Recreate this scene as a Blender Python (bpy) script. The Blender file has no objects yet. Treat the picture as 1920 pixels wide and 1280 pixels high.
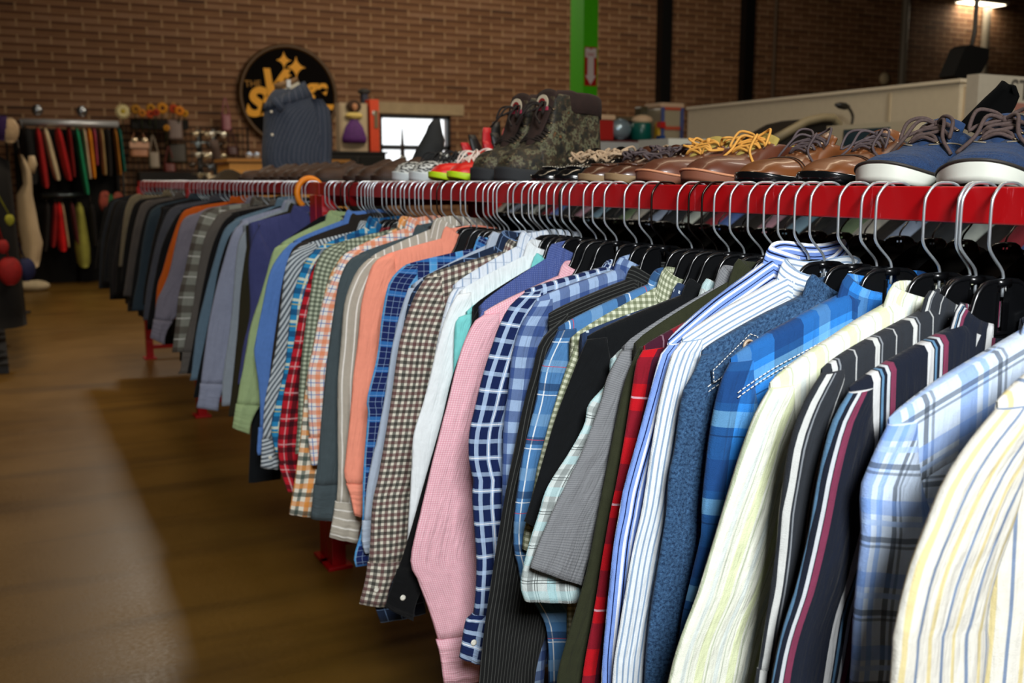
import bpy, math, random
from mathutils import Vector, Matrix
random.seed(7)
PI = math.pi
sc = bpy.context.scene
col = sc.collection

# ------------------------------------------------------------------ camera
EYE = 1.362
PITCH, YAW, FPX = math.radians(9.03), math.radians(27.0), 1900.0
cd = bpy.data.cameras.new('camera')
cd.sensor_width = 36.0
cd.lens = FPX / 1920 * 36
cd.clip_start = 0.05
cd.clip_end = 100
cd.dof.use_dof = True
cd.dof.focus_distance = 1.45
cd.dof.aperture_fstop = 6.3
cam = bpy.data.objects.new('camera', cd)
col.objects.link(cam)
cam.location = (0, 0, EYE)
cam.rotation_euler = (PI / 2 - PITCH, 0, -YAW)
sc.camera = cam

# ------------------------------------------------------------------ colour management, world, lights
sc.view_settings.view_transform = 'Standard'
sc.view_settings.look = 'None'
sc.view_settings.exposure = 0.0
sc.view_settings.gamma = 1.0
sc.view_settings.use_curve_mapping = False

w = bpy.data.worlds.new('daylight')
sc.world = w
w.use_nodes = True
w.node_tree.nodes['Background'].inputs[0].default_value = (0.95, 0.98, 1.0, 1)
w.node_tree.nodes['Background'].inputs[1].default_value = 2.2


def area(name, loc, target, sx, sy, power, color=(1, 1, 1), spread=180):
    l = bpy.data.lights.new(name, 'AREA')
    l.shape = 'RECTANGLE'
    l.size, l.size_y, l.energy, l.color = sx, sy, power, color
    l.spread = math.radians(spread)
    o = bpy.data.objects.new(name, l)
    col.objects.link(o)
    o.location = loc
    o.rotation_euler = (Vector(target) - Vector(loc)).to_track_quat('-Z', 'Y').to_euler()
    return o


KEY = area('added_key_light', (-0.45, -1.7, 2.75), (0.95, 1.55, 0.95), 0.8, 0.6, 36, (0.97, 0.99, 1.0), 80)  # added soft key above and behind the camera, in place of flash; no fixture
SIDE = area('aisle_side_light', (2.0, 3.0, 4.7), (0.9, 3.0, 0.0), 0.4, 4.6, 60, (1.0, 0.80, 0.56))
GLINT = area('far_spot_light', (1.6, 12.6, 4.7), (1.4, 9.0, 0.0), 0.5, 0.5, 60, (1.0, 0.9, 0.75))
BACK = area('aisle_back_light', (6.3, 9.8, 4.8), (6.0, 15.0, 2.0), 4.5, 1.2, 190, (1.0, 0.86, 0.68))
LEFTL = area('aisle_left_light', (0.1, 7.4, 4.8), (0.1, 8.6, 0.0), 0.8, 5.0, 62, (1.0, 0.80, 0.56), 120)
RIGHTL = area('right_aisle_light', (3.6, 1.0, 4.6), (4.6, 5.0, 1.6), 1.0, 1.0, 65, (1.0, 0.92, 0.8))

# ------------------------------------------------------------------ measuring helper: pixel of the frame + a known plane -> point
_f = Vector((math.sin(YAW) * math.cos(PITCH), math.cos(YAW) * math.cos(PITCH), -math.sin(PITCH)))
_r = Vector((math.cos(YAW), -math.sin(YAW), 0))
_u = _r.cross(_f)


def at(px, py, axis, val):
    d = _f + _r * ((px - 960) / FPX) + _u * ((640 - py) / FPX)
    o = Vector((0, 0, EYE))
    return o + d * ((val - o[axis]) / d[axis])


def aty(px, py, Y):
    return at(px, py, 1, Y)


# ------------------------------------------------------------------ object helpers
def hexc(h):
    h = h.lstrip('#')
    c = [int(h[i:i + 2], 16) / 255 for i in (0, 2, 4)]
    return tuple(x / 12.92 if x <= .04045 else ((x + .055) / 1.055) ** 2.4 for x in c) + (1,)


class MB:
    def __init__(s):
        s.v, s.f, s.uv, s.mi = [], [], [], []
        s.m = 0

    def vert(s, p):
        s.v.append(tuple(p))
        return len(s.v) - 1

    def face(s, idx, uv=None):
        s.f.append(tuple(idx))
        s.uv.append(uv or [(0, 0)] * len(idx))
        s.mi.append(s.m)

    def grid(s, P, UV=None, loop=False, flip=False):
        """P[i][j] points; loop closes j."""
        n, m = len(P), len(P[0])
        ids = [[s.vert(p) for p in row] for row in P]
        for i in range(n - 1):
            for j in range(m if loop else m - 1):
                k = (j + 1) % m
                q = [ids[i][j], ids[i][k], ids[i + 1][k], ids[i + 1][j]]
                if UV:
                    kk = j + 1
                    g = lambda a, b: UV[a][b] if b < len(UV[a]) else UV[a][0]
                    u = [g(i, j), g(i, kk), g(i + 1, kk), g(i + 1, j)]
                else:
                    u = None
                if flip:
                    q.reverse()
                    if u:
                        u = u[::-1]
                s.face(q, u)
        return ids

    def cap(s, ids, flip=False, uv=None):
        ids = list(ids)
        if flip:
            ids.reverse()
        s.face(ids, uv)

    def box(s, c, d, M=None):
        x, y, z = c
        a, b, e = d[0] / 2, d[1] / 2, d[2] / 2
        P = [(x - a, y - b, z - e), (x + a, y - b, z - e), (x + a, y + b, z - e), (x - a, y + b, z - e),
             (x - a, y - b, z + e), (x + a, y - b, z + e), (x + a, y + b, z + e), (x - a, y + b, z + e)]
        if M:
            P = [M @ Vector(p) for p in P]
        i = [s.vert(p) for p in P]
        for q in ((0, 3, 2, 1), (4, 5, 6, 7), (0, 1, 5, 4), (1, 2, 6, 5), (2, 3, 7, 6), (3, 0, 4, 7)):
            s.face([i[k] for k in q], [(0, 0), (1, 0), (1, 1), (0, 1)])

    def tube(s, pts, r, n=8, closed=False, caps=True):
        pts = [Vector(p) for p in pts]
        N = len(pts)
        rr = r if isinstance(r, (list, tuple)) else [r] * N
        rings, prev = [], None
        for i in range(N):
            a = pts[(i - 1) % N] if (i > 0 or closed) else pts[i]
            b = pts[(i + 1) % N] if (i < N - 1 or closed) else pts[i]
            t = (b - a)
            if t.length < 1e-9:
                t = Vector((0, 0, 1))
            t.normalize()
            if prev is None:
                up = Vector((0, 0, 1)) if abs(t.z) < .9 else Vector((1, 0, 0))
                x = t.cross(up).normalized()
            else:
                x = prev - t * prev.dot(t)
                if x.length < 1e-6:
                    x = t.cross(Vector((0, 0, 1)))
                x.normalize()
            prev = x
            y = t.cross(x)
            rings.append([s.vert(pts[i] + (x * math.cos(2 * PI * k / n) + y * math.sin(2 * PI * k / n)) * rr[i]) for k in range(n)])
        for i in range(N if closed else N - 1):
            A, B = rings[i], rings[(i + 1) % N]
            for k in range(n):
                l = (k + 1) % n
                s.face([A[k], A[l], B[l], B[k]], [(k / n, i), (l / n, i), (l / n, i + 1), (k / n, i + 1)])
        if caps and not closed:
            s.cap(rings[0], True)
            s.cap(rings[-1])

    def lathe(s, prof, c=(0, 0, 0), n=24, M=None, sx=1, sy=1):
        P = []
        for r, z in prof:
            row = []
            for k in range(n):
                p = Vector((c[0] + r * sx * math.cos(2 * PI * k / n), c[1] + r * sy * math.sin(2 * PI * k / n), c[2] + z))
                row.append(M @ p if M else p)
            P.append(row)
        ids = s.grid(P, loop=True)
        s.cap(ids[0], True)
        s.cap(ids[-1])

    def poly_xz(s, pts, y0, y1):
        """extrude an XZ outline between two Y values"""
        a = [s.vert((x, y0, z)) for x, z in pts]
        b = [s.vert((x, y1, z)) for x, z in pts]
        s.cap(a, True, [(x, z) for x, z in pts][::-1])
        s.cap(b, False, [(x, z) for x, z in pts])
        n = len(pts)
        for i in range(n):
            j = (i + 1) % n
            s.face([a[j], a[i], b[i], b[j]][::-1])

    def ball(s, c, r, n=12, m=8, sc=(1, 1, 1)):
        P = [[(c[0] + r * sc[0] * math.sin(PI * i / m) * math.cos(2 * PI * j / n), c[1] + r * sc[1] * math.sin(PI * i / m) * math.sin(2 * PI * j / n),
               c[2] + r * sc[2] * math.cos(PI * i / m)) for j in range(n)] for i in range(1, m)]
        ids = s.grid(P, loop=True)
        s.cap(ids[0])
        s.cap(ids[-1], True)

    def build(s, name, mats, parent=None, smooth=True):
        me = bpy.data.meshes.new(name)
        me.from_pydata(s.v, [], s.f)
        ul = me.uv_layers.new(name='UVMap')
        flat = [c for f in s.uv for u in f for c in u]
        ul.data.foreach_set('uv', flat)
        if not isinstance(mats, (list, tuple)):
            mats = [mats]
        for m in mats:
            me.materials.append(m)
        if len(mats) > 1:
            me.polygons.foreach_set('material_index', s.mi)
        if smooth:
            me.polygons.foreach_set('use_smooth', [True] * len(me.polygons))
        me.validate()
        me.update()
        o = bpy.data.objects.new(name, me)
        col.objects.link(o)
        if parent:
            o.parent = parent
            o.matrix_parent_inverse = Matrix()
        if smooth == 'auto':
            me.set_sharp_from_angle(angle=math.radians(35))
        return o


def tag(o, label=None, cat=None, group=None, kind=None):
    if label:
        o['label'] = label
    if cat:
        o['category'] = cat
    if group:
        o['group'] = group
    if kind:
        o['kind'] = kind
    return o


def empty(name, loc=(0, 0, 0), rz=0, label=None, cat=None, group=None):
    o = bpy.data.objects.new(name, None)
    o.empty_display_size = .05
    col.objects.link(o)
    o.location = loc
    o.rotation_euler = (0, 0, rz)
    return tag(o, label, cat, group)


def copy_tree(o, parent=None):
    c = o.copy()
    col.objects.link(c)
    if parent:
        c.parent = parent
    for ch in [x for x in KIDS.get(o.name, [])]:
        copy_tree(ch, c)
    return c


KIDS = {}


def index_kids():
    KIDS.clear()
    for o in bpy.data.objects:
        if o.parent:
            KIDS.setdefault(o.parent.name, []).append(o)


def spline(pts, n):
    """Catmull-Rom through pts, n samples evenly by length"""
    P = [Vector(p) for p in pts]
    P = [P[0] * 2 - P[1]] + P + [P[-1] * 2 - P[-2]]
    out = []
    for i in range(1, len(P) - 2):
        for k in range(12):
            t = k / 12
            a, b, c, d = P[i - 1:i + 3]
            out.append(.5 * ((2 * b) + (c - a) * t + (2 * a - 5 * b + 4 * c - d) * t * t + (3 * b - a - 3 * c + d) * t ** 3))
    out.append(P[-2])
    L = [0]
    for i in range(1, len(out)):
        L.append(L[-1] + (out[i] - out[i - 1]).length)
    res, j = [], 0
    for k in range(n):
        d = L[-1] * k / (n - 1)
        while j < len(L) - 2 and L[j + 1] < d:
            j += 1
        q = (d - L[j]) / max(1e-9, L[j + 1] - L[j])
        res.append(out[j].lerp(out[j + 1], min(1, q)))
    return res


def lerp(a, b, t):
    return a + (b - a) * t


def interp(xs, ys, x):
    if x <= xs[0]:
        return ys[0]
    for i in range(1, len(xs)):
        if x <= xs[i]:
            return lerp(ys[i - 1], ys[i], (x - xs[i - 1]) / (xs[i] - xs[i - 1]))
    return ys[-1]


# ------------------------------------------------------------------ materials
class NT:
    def __init__(s, name):
        s.m = bpy.data.materials.new(name)
        s.m.use_nodes = True
        s.t = s.m.node_tree
        s.b = s.t.nodes['Principled BSDF']

    def n(s, typ, **kw):
        nd = s.t.nodes.new(typ)
        for k, v in kw.items():
            if k.startswith('i_'):
                nd.inputs[k[2:]].default_value = v
            else:
                setattr(nd, k, v)
        return nd

    def l(s, a, b):
        s.t.links.new(a, b)

    def math(s, op, a, b=None, c=None, clamp=False):
        nd = s.t.nodes.new('ShaderNodeMath')
        nd.operation = op
        nd.use_clamp = clamp
        for i, v in enumerate((a, b, c)):
            if v is None:
                continue
            if isinstance(v, (int, float)):
                nd.inputs[i].default_value = v
            else:
                s.l(v, nd.inputs[i])
        return nd.outputs[0]

    def mix(s, fac, a, b, mode='MIX'):
        nd = s.t.nodes.new('ShaderNodeMix')
        nd.data_type = 'RGBA'
        nd.blend_type = mode
        for sock, v in ((nd.inputs[0], fac), (nd.inputs[6], a), (nd.inputs[7], b)):
            if isinstance(v, (int, float)):
                sock.default_value = v
            elif isinstance(v, tuple):
                sock.default_value = v
            else:
                s.l(v, sock)
        return nd.outputs[2]

    def noise(s, vec, scale, detail=3, rough=.5):
        nd = s.n('ShaderNodeTexNoise')
        nd.inputs['Scale'].default_value = scale
        nd.inputs['Detail'].default_value = detail
        nd.inputs['Roughness'].default_value = rough
        if vec is not None:
            s.l(vec, nd.inputs['Vector'])
        return nd.outputs[0]

    def ramp(s, fac, stops):
        nd = s.n('ShaderNodeValToRGB')
        cr = nd.color_ramp
        while len(cr.elements) < len(stops):
            cr.elements.new(.5)
        for e, (p, c) in zip(cr.elements, stops):
            e.position, e.color = p, c
        s.l(fac, nd.inputs[0])
        return nd.outputs[0]

    def bump(s, h, strength, dist=.002):
        nd = s.n('ShaderNodeBump')
        nd.inputs['Strength'].default_value = strength
        nd.inputs['Distance'].default_value = dist
        s.l(h, nd.inputs['Height'])
        s.l(nd.outputs[0], s.b.inputs['Normal'])


_plain = {}


def plain(h, rough=.6, metal=0, coat=0, var=0.0, spec=.5, name=None, emis=0, scale=30):
    k = (h, rough, metal, coat, var, spec, emis, scale)
    if k in _plain:
        return _plain[k]
    t = NT(name or 'surface_' + h.strip('#'))
    c = hexc(h)
    t.b.inputs['Base Color'].default_value = c
    t.b.inputs['Roughness'].default_value = rough
    t.b.inputs['Metallic'].default_value = metal
    t.b.inputs['Coat Weight'].default_value = coat
    t.b.inputs['Specular IOR Level'].default_value = spec
    tc = t.n('ShaderNodeTexCoord').outputs['Object']
    n = t.noise(tc, scale, 4)
    if var:
        lo = tuple(x * (1 - var) for x in c[:3]) + (1,)
        hi = tuple(min(1, x * (1 + var)) for x in c[:3]) + (1,)
        t.l(t.ramp(n, [(.3, lo), (.7, hi)]), t.b.inputs['Base Color'])
    if emis:
        t.b.inputs['Emission Color'].default_value = c
        t.b.inputs['Emission Strength'].default_value = emis
    t.bump(n, .08, .002)
    _plain[k] = t.m
    return t.m


def fabric(name, base, U=(), V=(), rot=0, fuzz=.12, rough=.9, diag=0, speck=None, wash=None):
    """cloth with warp stripes U and weft stripes V: (period, start, width, colour, alpha)"""
    t = NT('cloth_' + name)
    uv = t.n('ShaderNodeUVMap').outputs[0]
    sp = t.n('ShaderNodeSeparateXYZ')
    t.l(uv, sp.inputs[0])
    u, v = sp.outputs[0], sp.outputs[1]
    if rot:
        u, v = v, u
    # the weave is never dead straight
    wob = t.math('MULTIPLY', t.math('SUBTRACT', t.noise(uv, 9, 1), .5), .006)
    u = t.math('ADD', u, wob)
    v = t.math('ADD', v, wob)
    if diag:
        u = t.math('ADD', u, t.math('MULTIPLY', v, diag))
    c = hexc(base)
    cur = c
    n1 = t.noise(uv, 55, 4, .6)
    if wash:
        cur = t.mix(t.ramp(t.noise(uv, wash[1], 6, .75), [(.38, (0, 0, 0, 1)), (.66, (1, 1, 1, 1))]), c, hexc(wash[0]))
    for coord, L in ((u, U), (v, V)):
        for per, st, wd, cc, al in L:
            fr = t.math('FRACT', t.math('DIVIDE', t.math('SUBTRACT', coord, st - 10 * per), per))
            ms = t.math('LESS_THAN', fr, wd / per)
            cur = t.mix(t.math('MULTIPLY', ms, al), cur, hexc(cc))
    if speck:
        per, sz, cc = speck
        fu = t.math('ABSOLUTE', t.math('SUBTRACT', t.math('FRACT', t.math('DIVIDE', u, per)), .5))
        fv = t.math('ABSOLUTE', t.math('SUBTRACT', t.math('FRACT', t.math('DIVIDE', v, per)), .5))
        ms = t.math('MULTIPLY', t.math('LESS_THAN', fu, sz / per / 2), t.math('LESS_THAN', fv, sz / per / 2))
        cur = t.mix(ms, cur, hexc(cc))
    f = t.ramp(n1, [(.25, (1 - fuzz, 1 - fuzz, 1 - fuzz, 1)), (.75, (1, 1, 1, 1))])
    cur = t.mix(1.0, cur, f, 'MULTIPLY')
    t.l(cur, t.b.inputs['Base Color'])
    t.b.inputs['Roughness'].default_value = rough
    t.b.inputs['Specular IOR Level'].default_value = .2
    t.b.inputs['Sheen Weight'].default_value = .05
    mp = t.n('ShaderNodeMapping')
    mp.inputs['Scale'].default_value = (46, 7, 1)
    mp.inputs['Rotation'].default_value = (0, 0, .12)
    t.l(uv, mp.inputs[0])
    crease = t.math('ABSOLUTE', t.math('SUBTRACT', t.noise(mp.outputs[0], 1.0, 3, .55), .5))
    h = t.math('ADD', t.math('MULTIPLY', t.noise(uv, 900, 1), .35), t.math('ADD', t.math('MULTIPLY', t.noise(uv, 22, 3), 1.6), t.math('MULTIPLY', crease, 4.0)))
    t.bump(h, .5, .006)
    return t.m


M_RED = None
# ------------------------------------------------------------------ room materials
def brick_material():
    t = NT('brick_wall')
    g = t.n('ShaderNodeNewGeometry').outputs['Position']
    sp = t.n('ShaderNodeSeparateXYZ')
    t.l(g, sp.inputs[0])
    x = t.math('ADD', sp.outputs[0], sp.outputs[1])
    z = sp.outputs[2]
    row = t.math('FLOOR', t.math('DIVIDE', z, .1016))
    fz = t.math('FRACT', t.math('DIVIDE', z, .1016))
    off = t.math('MULTIPLY', t.math('MODULO', row, 2.0), .5)
    bx = t.math('ADD', t.math('DIVIDE', x, .4064), off)
    cell = t.math('FLOOR', bx)
    fx = t.math('FRACT', bx)
    comb = t.n('ShaderNodeCombineXYZ')
    t.l(cell, comb.inputs[0])
    t.l(row, comb.inputs[1])
    wn = t.n('ShaderNodeTexWhiteNoise', noise_dimensions='2D')
    t.l(comb.outputs[0], wn.inputs['Vector'])
    r = wn.outputs[0]
    n = t.noise(g, 4, 5, .6)
    nf = t.noise(g, 45, 3, .6)
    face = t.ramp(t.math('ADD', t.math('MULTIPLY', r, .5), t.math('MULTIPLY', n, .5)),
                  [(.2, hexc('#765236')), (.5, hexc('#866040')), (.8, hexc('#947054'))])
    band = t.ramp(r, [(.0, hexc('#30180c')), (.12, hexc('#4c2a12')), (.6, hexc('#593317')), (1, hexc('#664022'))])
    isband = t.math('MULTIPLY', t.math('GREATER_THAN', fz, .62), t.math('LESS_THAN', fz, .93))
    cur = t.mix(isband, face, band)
    joint = t.math('LESS_THAN', fx, .07)
    cur = t.mix(t.math('MULTIPLY', joint, .75), cur, hexc('#a98a66'))
    hj = t.math('GREATER_THAN', fz, .93)
    cur = t.mix(t.math('MULTIPLY', hj, .5), cur, hexc('#a08060'))
    cur = t.mix(1.0, cur, t.ramp(nf, [(.2, (.75, .75, .75, 1)), (.8, (1, 1, 1, 1))]), 'MULTIPLY')
    t.l(cur, t.b.inputs['Base Color'])
    t.b.inputs['Roughness'].default_value = .85
    h = t.math('SUBTRACT', 1.0, t.math('MAXIMUM', joint, hj))
    t.bump(t.math('ADD', h, t.math('MULTIPLY', nf, .3)), .5, .01)
    return t.m


def floor_material():
    t = NT('polished_concrete')
    g = t.n('ShaderNodeNewGeometry').outputs['Position']
    n1 = t.noise(g, .9, 6, .6)
    n2 = t.noise(g, 70, 3, .7)
    mp = t.n('ShaderNodeMapping')
    mp.inputs['Scale'].default_value = (.35, 2.6, 1)
    t.l(g, mp.inputs[0])
    n3 = t.noise(mp.outputs[0], 1.3, 3, .55)
    c = t.ramp(n1, [(.3, hexc('#644818')), (.7, hexc('#7e5e26'))])
    c = t.mix(t.ramp(n3, [(.52, (0, 0, 0, 1)), (.68, (.45, .45, .45, 1))]), c, hexc('#3c2a12'))
    c = t.mix(1.0, c, t.ramp(n2, [(.3, (.86, .86, .86, 1)), (.7, (1, 1, 1, 1))]), 'MULTIPLY')
    t.l(c, t.b.inputs['Base Color'])
    t.l(t.ramp(t.math('ADD', t.math('MULTIPLY', n1, .5), t.math('MULTIPLY', n2, .5)), [(.3, (.30, .30, .30, 1)), (.7, (.50, .50, .50, 1))]), t.b.inputs['Roughness'])
    t.b.inputs['Specular IOR Level'].default_value = .35
    t.bump(t.math('ADD', t.math('MULTIPLY', n2, .3), n3), .25, .004)
    return t.m


def red_paint():
    t = NT('red_enamel')
    g = t.n('ShaderNodeTexCoord').outputs['Object']
    mp = t.n('ShaderNodeMapping')
    mp.inputs['Scale'].default_value = (1, 60, 9)
    t.l(g, mp.inputs[0])
    n = t.noise(mp.outputs[0], 2.0, 5, .7)
    c = t.mix(t.ramp(n, [(.64, (0, 0, 0, 1)), (.69, (.5, .5, .5, 1))]), hexc('#b40a12'), hexc('#d8606a'))
    t.l(c, t.b.inputs['Base Color'])
    t.b.inputs['Roughness'].default_value = .38
    t.bump(t.noise(g, 400, 2), .1, .001)
    return t.m


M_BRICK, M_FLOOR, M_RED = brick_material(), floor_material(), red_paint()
M_CEIL = plain('#5a4a38', .9, var=.1)
M_WHITEW = plain('#d8ccb4', .8, var=.04)
M_BLACK = plain('#060606', .5)
M_CHROME = plain('#d8dce0', .3, metal=.7)
M_STEEL = plain('#dbe4ea', .3, metal=.8)
M_DSTEEL = plain('#3a3430', .3, metal=1)
M_HANG = plain('#0b0c0e', .28, coat=.3, spec=.5)
M_DARK = plain('#15110e', .7)


def structure(mb, name, mat, smooth=False):
    o = mb.build(name, mat, smooth=smooth)
    o['kind'] = 'structure'
    return o


def slab(name, mat, lo, hi):
    b = MB()
    b.box([(a + c) / 2 for a, c in zip(lo, hi)], [c - a for a, c in zip(lo, hi)])
    return structure(b, name, mat)


WY, WX0, WX1, WZ, RY = 15.2, -7.0, 24.0, 5.3, -5.0
slab('floor', M_FLOOR, (WX0, RY, -.1), (WX1, WY, 0))
slab('ceiling', M_CEIL, (WX0, RY, WZ), (WX1, WY, WZ + .1))
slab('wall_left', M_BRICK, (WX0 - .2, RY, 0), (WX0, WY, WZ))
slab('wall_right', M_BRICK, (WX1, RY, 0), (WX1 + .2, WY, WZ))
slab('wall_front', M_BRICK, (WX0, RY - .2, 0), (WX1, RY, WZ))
# back wall with the window opening
a, b_ = aty(712, 214, WY), aty(846, 303, WY)
wx0, wx1, wz1, wz0 = a.x, b_.x, a.z, aty(780, 308, WY).z
mb = MB()
for lo, hi in (((WX0, 0), (wx0, WZ)), ((wx1, 0), (WX1, WZ)), ((wx0, 0), (wx1, wz0)), ((wx0, wz1), (wx1, WZ))):
    mb.box(((lo[0] + hi[0]) / 2, WY + .15, (lo[1] + hi[1]) / 2), (hi[0] - lo[0], .3, hi[1] - lo[1]))
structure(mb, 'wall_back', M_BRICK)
# window
mb = MB()
fw_ = .05
for lo, hi in (((wx0, wz0), (wx0 + fw_, wz1)), ((wx1 - fw_, wz0), (wx1, wz1)), ((wx0, wz1 - fw_), (wx1, wz1)), ((wx0, wz0), (wx1, wz0 + fw_)),
               ((wx1 - .27, wz0), (wx1 - .2, wz1)), ((wx0, aty(780, 281, WY).z), (wx1, aty(780, 272, WY).z))):
    mb.box(((lo[0] + hi[0]) / 2, WY + .08, (lo[1] + hi[1]) / 2), (hi[0] - lo[0], .08, hi[1] - lo[1]))
win = structure(mb, 'window_1', plain('#2a3036', .4))
g = NT('window_glass')
g.b.inputs['Transmission Weight'].default_value = 1
g.b.inputs['Roughness'].default_value = 0
g.b.inputs['IOR'].default_value = 1.02
gb = MB()
gb.box(((wx0 + wx1) / 2, WY + .1, (wz0 + wz1) / 2), (wx1 - wx0 - .02, .008, wz1 - wz0 - .02))
gb.build('glass_pane', g.m, win)
l0, l1 = aty(690, 190, WY), aty(868, 217, WY)
mb = MB()
mb.box(((l0.x + l1.x) / 2, WY - .01, (l0.z + l1.z) / 2), (l1.x - l0.x, .06, l0.z - l1.z))
structure(mb, 'trim_1', plain('#a39070', .9, var=.12, scale=6))

# ceiling light seen at the top right corner
p = at(1850, 6, 2, 4.95)
fx = empty('ceiling_light', (p.x + .1, p.y + .35, 4.98), 0, 'flat lit ceiling light fixture at the top right corner of the picture', 'light')
mb = MB()
mb.box((0, 0, .03), (1.25, .65, .06))
mb.build('housing', plain('#c8c0a8', .6), fx, False)
mb = MB()
mb.box((0, 0, -.006), (1.15, .55, .012))
mb.build('diffuser', plain('#fff0d0', .5, emis=6), fx, False)
fx2 = tag(area('panel_lamp_light', (p.x + .1, p.y + .3, 4.93), (p.x + .1, p.y + .3, 0), 1.1, .5, 30, (1, .88, .68)))

# black downpipes and pale conduits on the back wall
def pipe(name, x0, x1, py, mat, label, cat, zlo, zhi=WZ, sq=False):
    a, b = aty(x0, py, WY), aty(x1, py, WY)
    r = (b.x - a.x) / 2
    mb = MB()
    if sq:
        mb.box(((a.x + b.x) / 2, WY - r * .8, (zlo + zhi) / 2), (2 * r, r * 1.6, zhi - zlo))
    else:
        mb.tube([((a.x + b.x) / 2, WY - r - .005, zlo), ((a.x + b.x) / 2, WY - r - .005, zhi)], r, 16)
    o = mb.build(name, mat, smooth='auto')
    return tag(o, label, cat)


pipe('steel_column', 1232, 1251, 5, M_BLACK, 'black square steel column against the brick wall, the nearer to the green post', 'column', 0, WZ, True)
pipe('steel_column', 1389, 1406, 5, M_BLACK, 'black square steel column against the brick wall, farther right of the two', 'column', 0, WZ, True)
pipe('conduit_pipe', 1688, 1698, 5, plain('#6e6658', .5), 'pale thin conduit running down the brick wall beside the round white alarm', 'pipe', 0)
pipe('conduit_pipe', 1838, 1848, 40, plain('#7c7466', .5), 'pale thin pipe coming down from the lit ceiling fixture', 'pipe', 0)
pipe('conduit_pipe', 1449, 1454, 40, plain('#5c4a38', .7), 'thin brownish conduit on the brick wall right of the second black column', 'pipe', 0)
p = aty(1655, 148, WY)
mb = MB()
mb.lathe([(.0, 0), (.1, 0), (.12, .03), (.11, .08), (.05, .11), (0, .112)], n=24, M=Matrix.Translation((p.x, WY - .0, p.z)) @ Matrix.Rotation(PI / 2, 4, 'X'))
tag(mb.build('wall_alarm', plain('#b8a888', .6)), 'small round white alarm dome on the brick wall', 'alarm')

# green post with the extinguisher arrow
gx = aty(1094, 100, 9.0)
pe = empty('green_post', (gx.x, 9.0, 0), 0, 'bright green square post with a red and white arrow sticker', 'post')
gw, gd = .165, .26
mb = MB()
mb.box((gw / 2, gd / 2, WZ / 2), (gw, gd, WZ))
mb.build('post', plain('#4cc800', .45, var=.05), pe, False)
z1, z0 = aty(1105, 88, 9).z, aty(1105, 161, 9).z
st = MB()
st.box((gw / 2, -.003, (z0 + z1) / 2), (gw * .86, .004, z1 - z0))
so = st.build('arrow_sticker', plain('#b80c08', .5), pe, False)
H, cx = z1 - z0, gw / 2
st = MB()
st.poly_xz([(cx - .064, z1 - .012), (cx - .018, z1 - .012), (cx, z1 - .03), (cx + .018, z1 - .012), (cx + .064, z1 - .012), (cx + .064, z1 - H * .27), (cx + .036, z1 - H * .27),
            (cx + .036, z0 + H * .27), (cx + .062, z0 + H * .27), (cx, z0 + .012), (cx - .062, z0 + H * .27), (cx - .036, z0 + H * .27), (cx - .036, z1 - H * .27),
            (cx - .064, z1 - H * .27)], -.0075, -.0055)
st.build('white_arrow', plain('#e6d8d4', .5), so, False)


def text_mesh(name, body, size, mat, parent, M, ext=.004, shear=0, bold=0, align='CENTER'):
    cu = bpy.data.curves.new(name, 'FONT')
    cu.body, cu.size, cu.extrude, cu.shear, cu.offset = body, size, ext, shear, bold
    cu.align_x, cu.align_y = align, 'CENTER'
    to = bpy.data.objects.new(name + '_t', cu)
    col.objects.link(to)
    bpy.context.view_layer.update()
    me = bpy.data.meshes.new_from_object(to.evaluated_get(bpy.context.evaluated_depsgraph_get()))
    bpy.data.objects.remove(to)
    me.transform(M)
    me.materials.clear()
    me.materials.append(mat)
    o = bpy.data.objects.new(name, me)
    col.objects.link(o)
    if parent:
        o.parent = parent
    return o


FACE = Matrix.Rotation(PI / 2, 4, 'X')
text_mesh('sticker_letters', 'FIRE', .048, plain('#b80c08', .5), so, Matrix.Translation((cx, -.008, z1 - H * .2)) @ FACE, .001)

# round shop sign
sy = WY - .02
c0 = aty(540, 180, sy)
R = (aty(630, 180, sy).x - aty(446, 180, sy).x) / 2
c0.x = (aty(630, 180, sy).x + aty(446, 180, sy).x) / 2
sg = empty('round_sign', (c0.x, sy, c0.z), 0, 'round black shop sign with yellow script lettering and stars on the brick wall', 'sign')
mb = MB()
mb.lathe([(0, 0), (R * .96, 0), (R * .96, .06), (0, .06)], n=64, M=FACE)
mb.build('disc', plain('#060302', .85, spec=.1), sg, 'auto')
mb = MB()
mb.tube([(R * .965 * math.cos(k * PI / 36), -.05, R * .965 * math.sin(k * PI / 36)) for k in range(72)], .035, 8, True)
mb.build('rim', plain('#4a3006', .5), sg)
M_YEL = plain('#e8a208', .6)


def sp(px, py):
    q = aty(px, py, sy)
    return q.x - c0.x, q.z - c0.z


def star(px, py, r):
    x, z = sp(px, py)
    mb = MB()
    pts = []
    for k in range(32):
        a = k * PI / 16
        rr = r * 1.12 / (abs(math.cos(a)) ** .62 + abs(math.sin(a)) ** .62) ** (1 / .62)
        pts.append((x + rr * math.sin(a), z + rr * 1.12 * math.cos(a)))
    mb.poly_xz(pts, -.072, -.064)
    mb.build('star', M_YEL, sg, False)


star(530, 114, .10)
star(553, 127, .125)
star(536, 142, .065)


def stxt(name, body, size, px, py, ang, **kw):
    x, z = sp(px, py)
    text_mesh(name, body, size, M_YEL if name != 'small_word' else plain('#a87408', .6), sg,
              Matrix.Translation((x, -.066, z)) @ Matrix.Rotation(-ang, 4, 'Y') @ FACE, .004, **kw)


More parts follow.
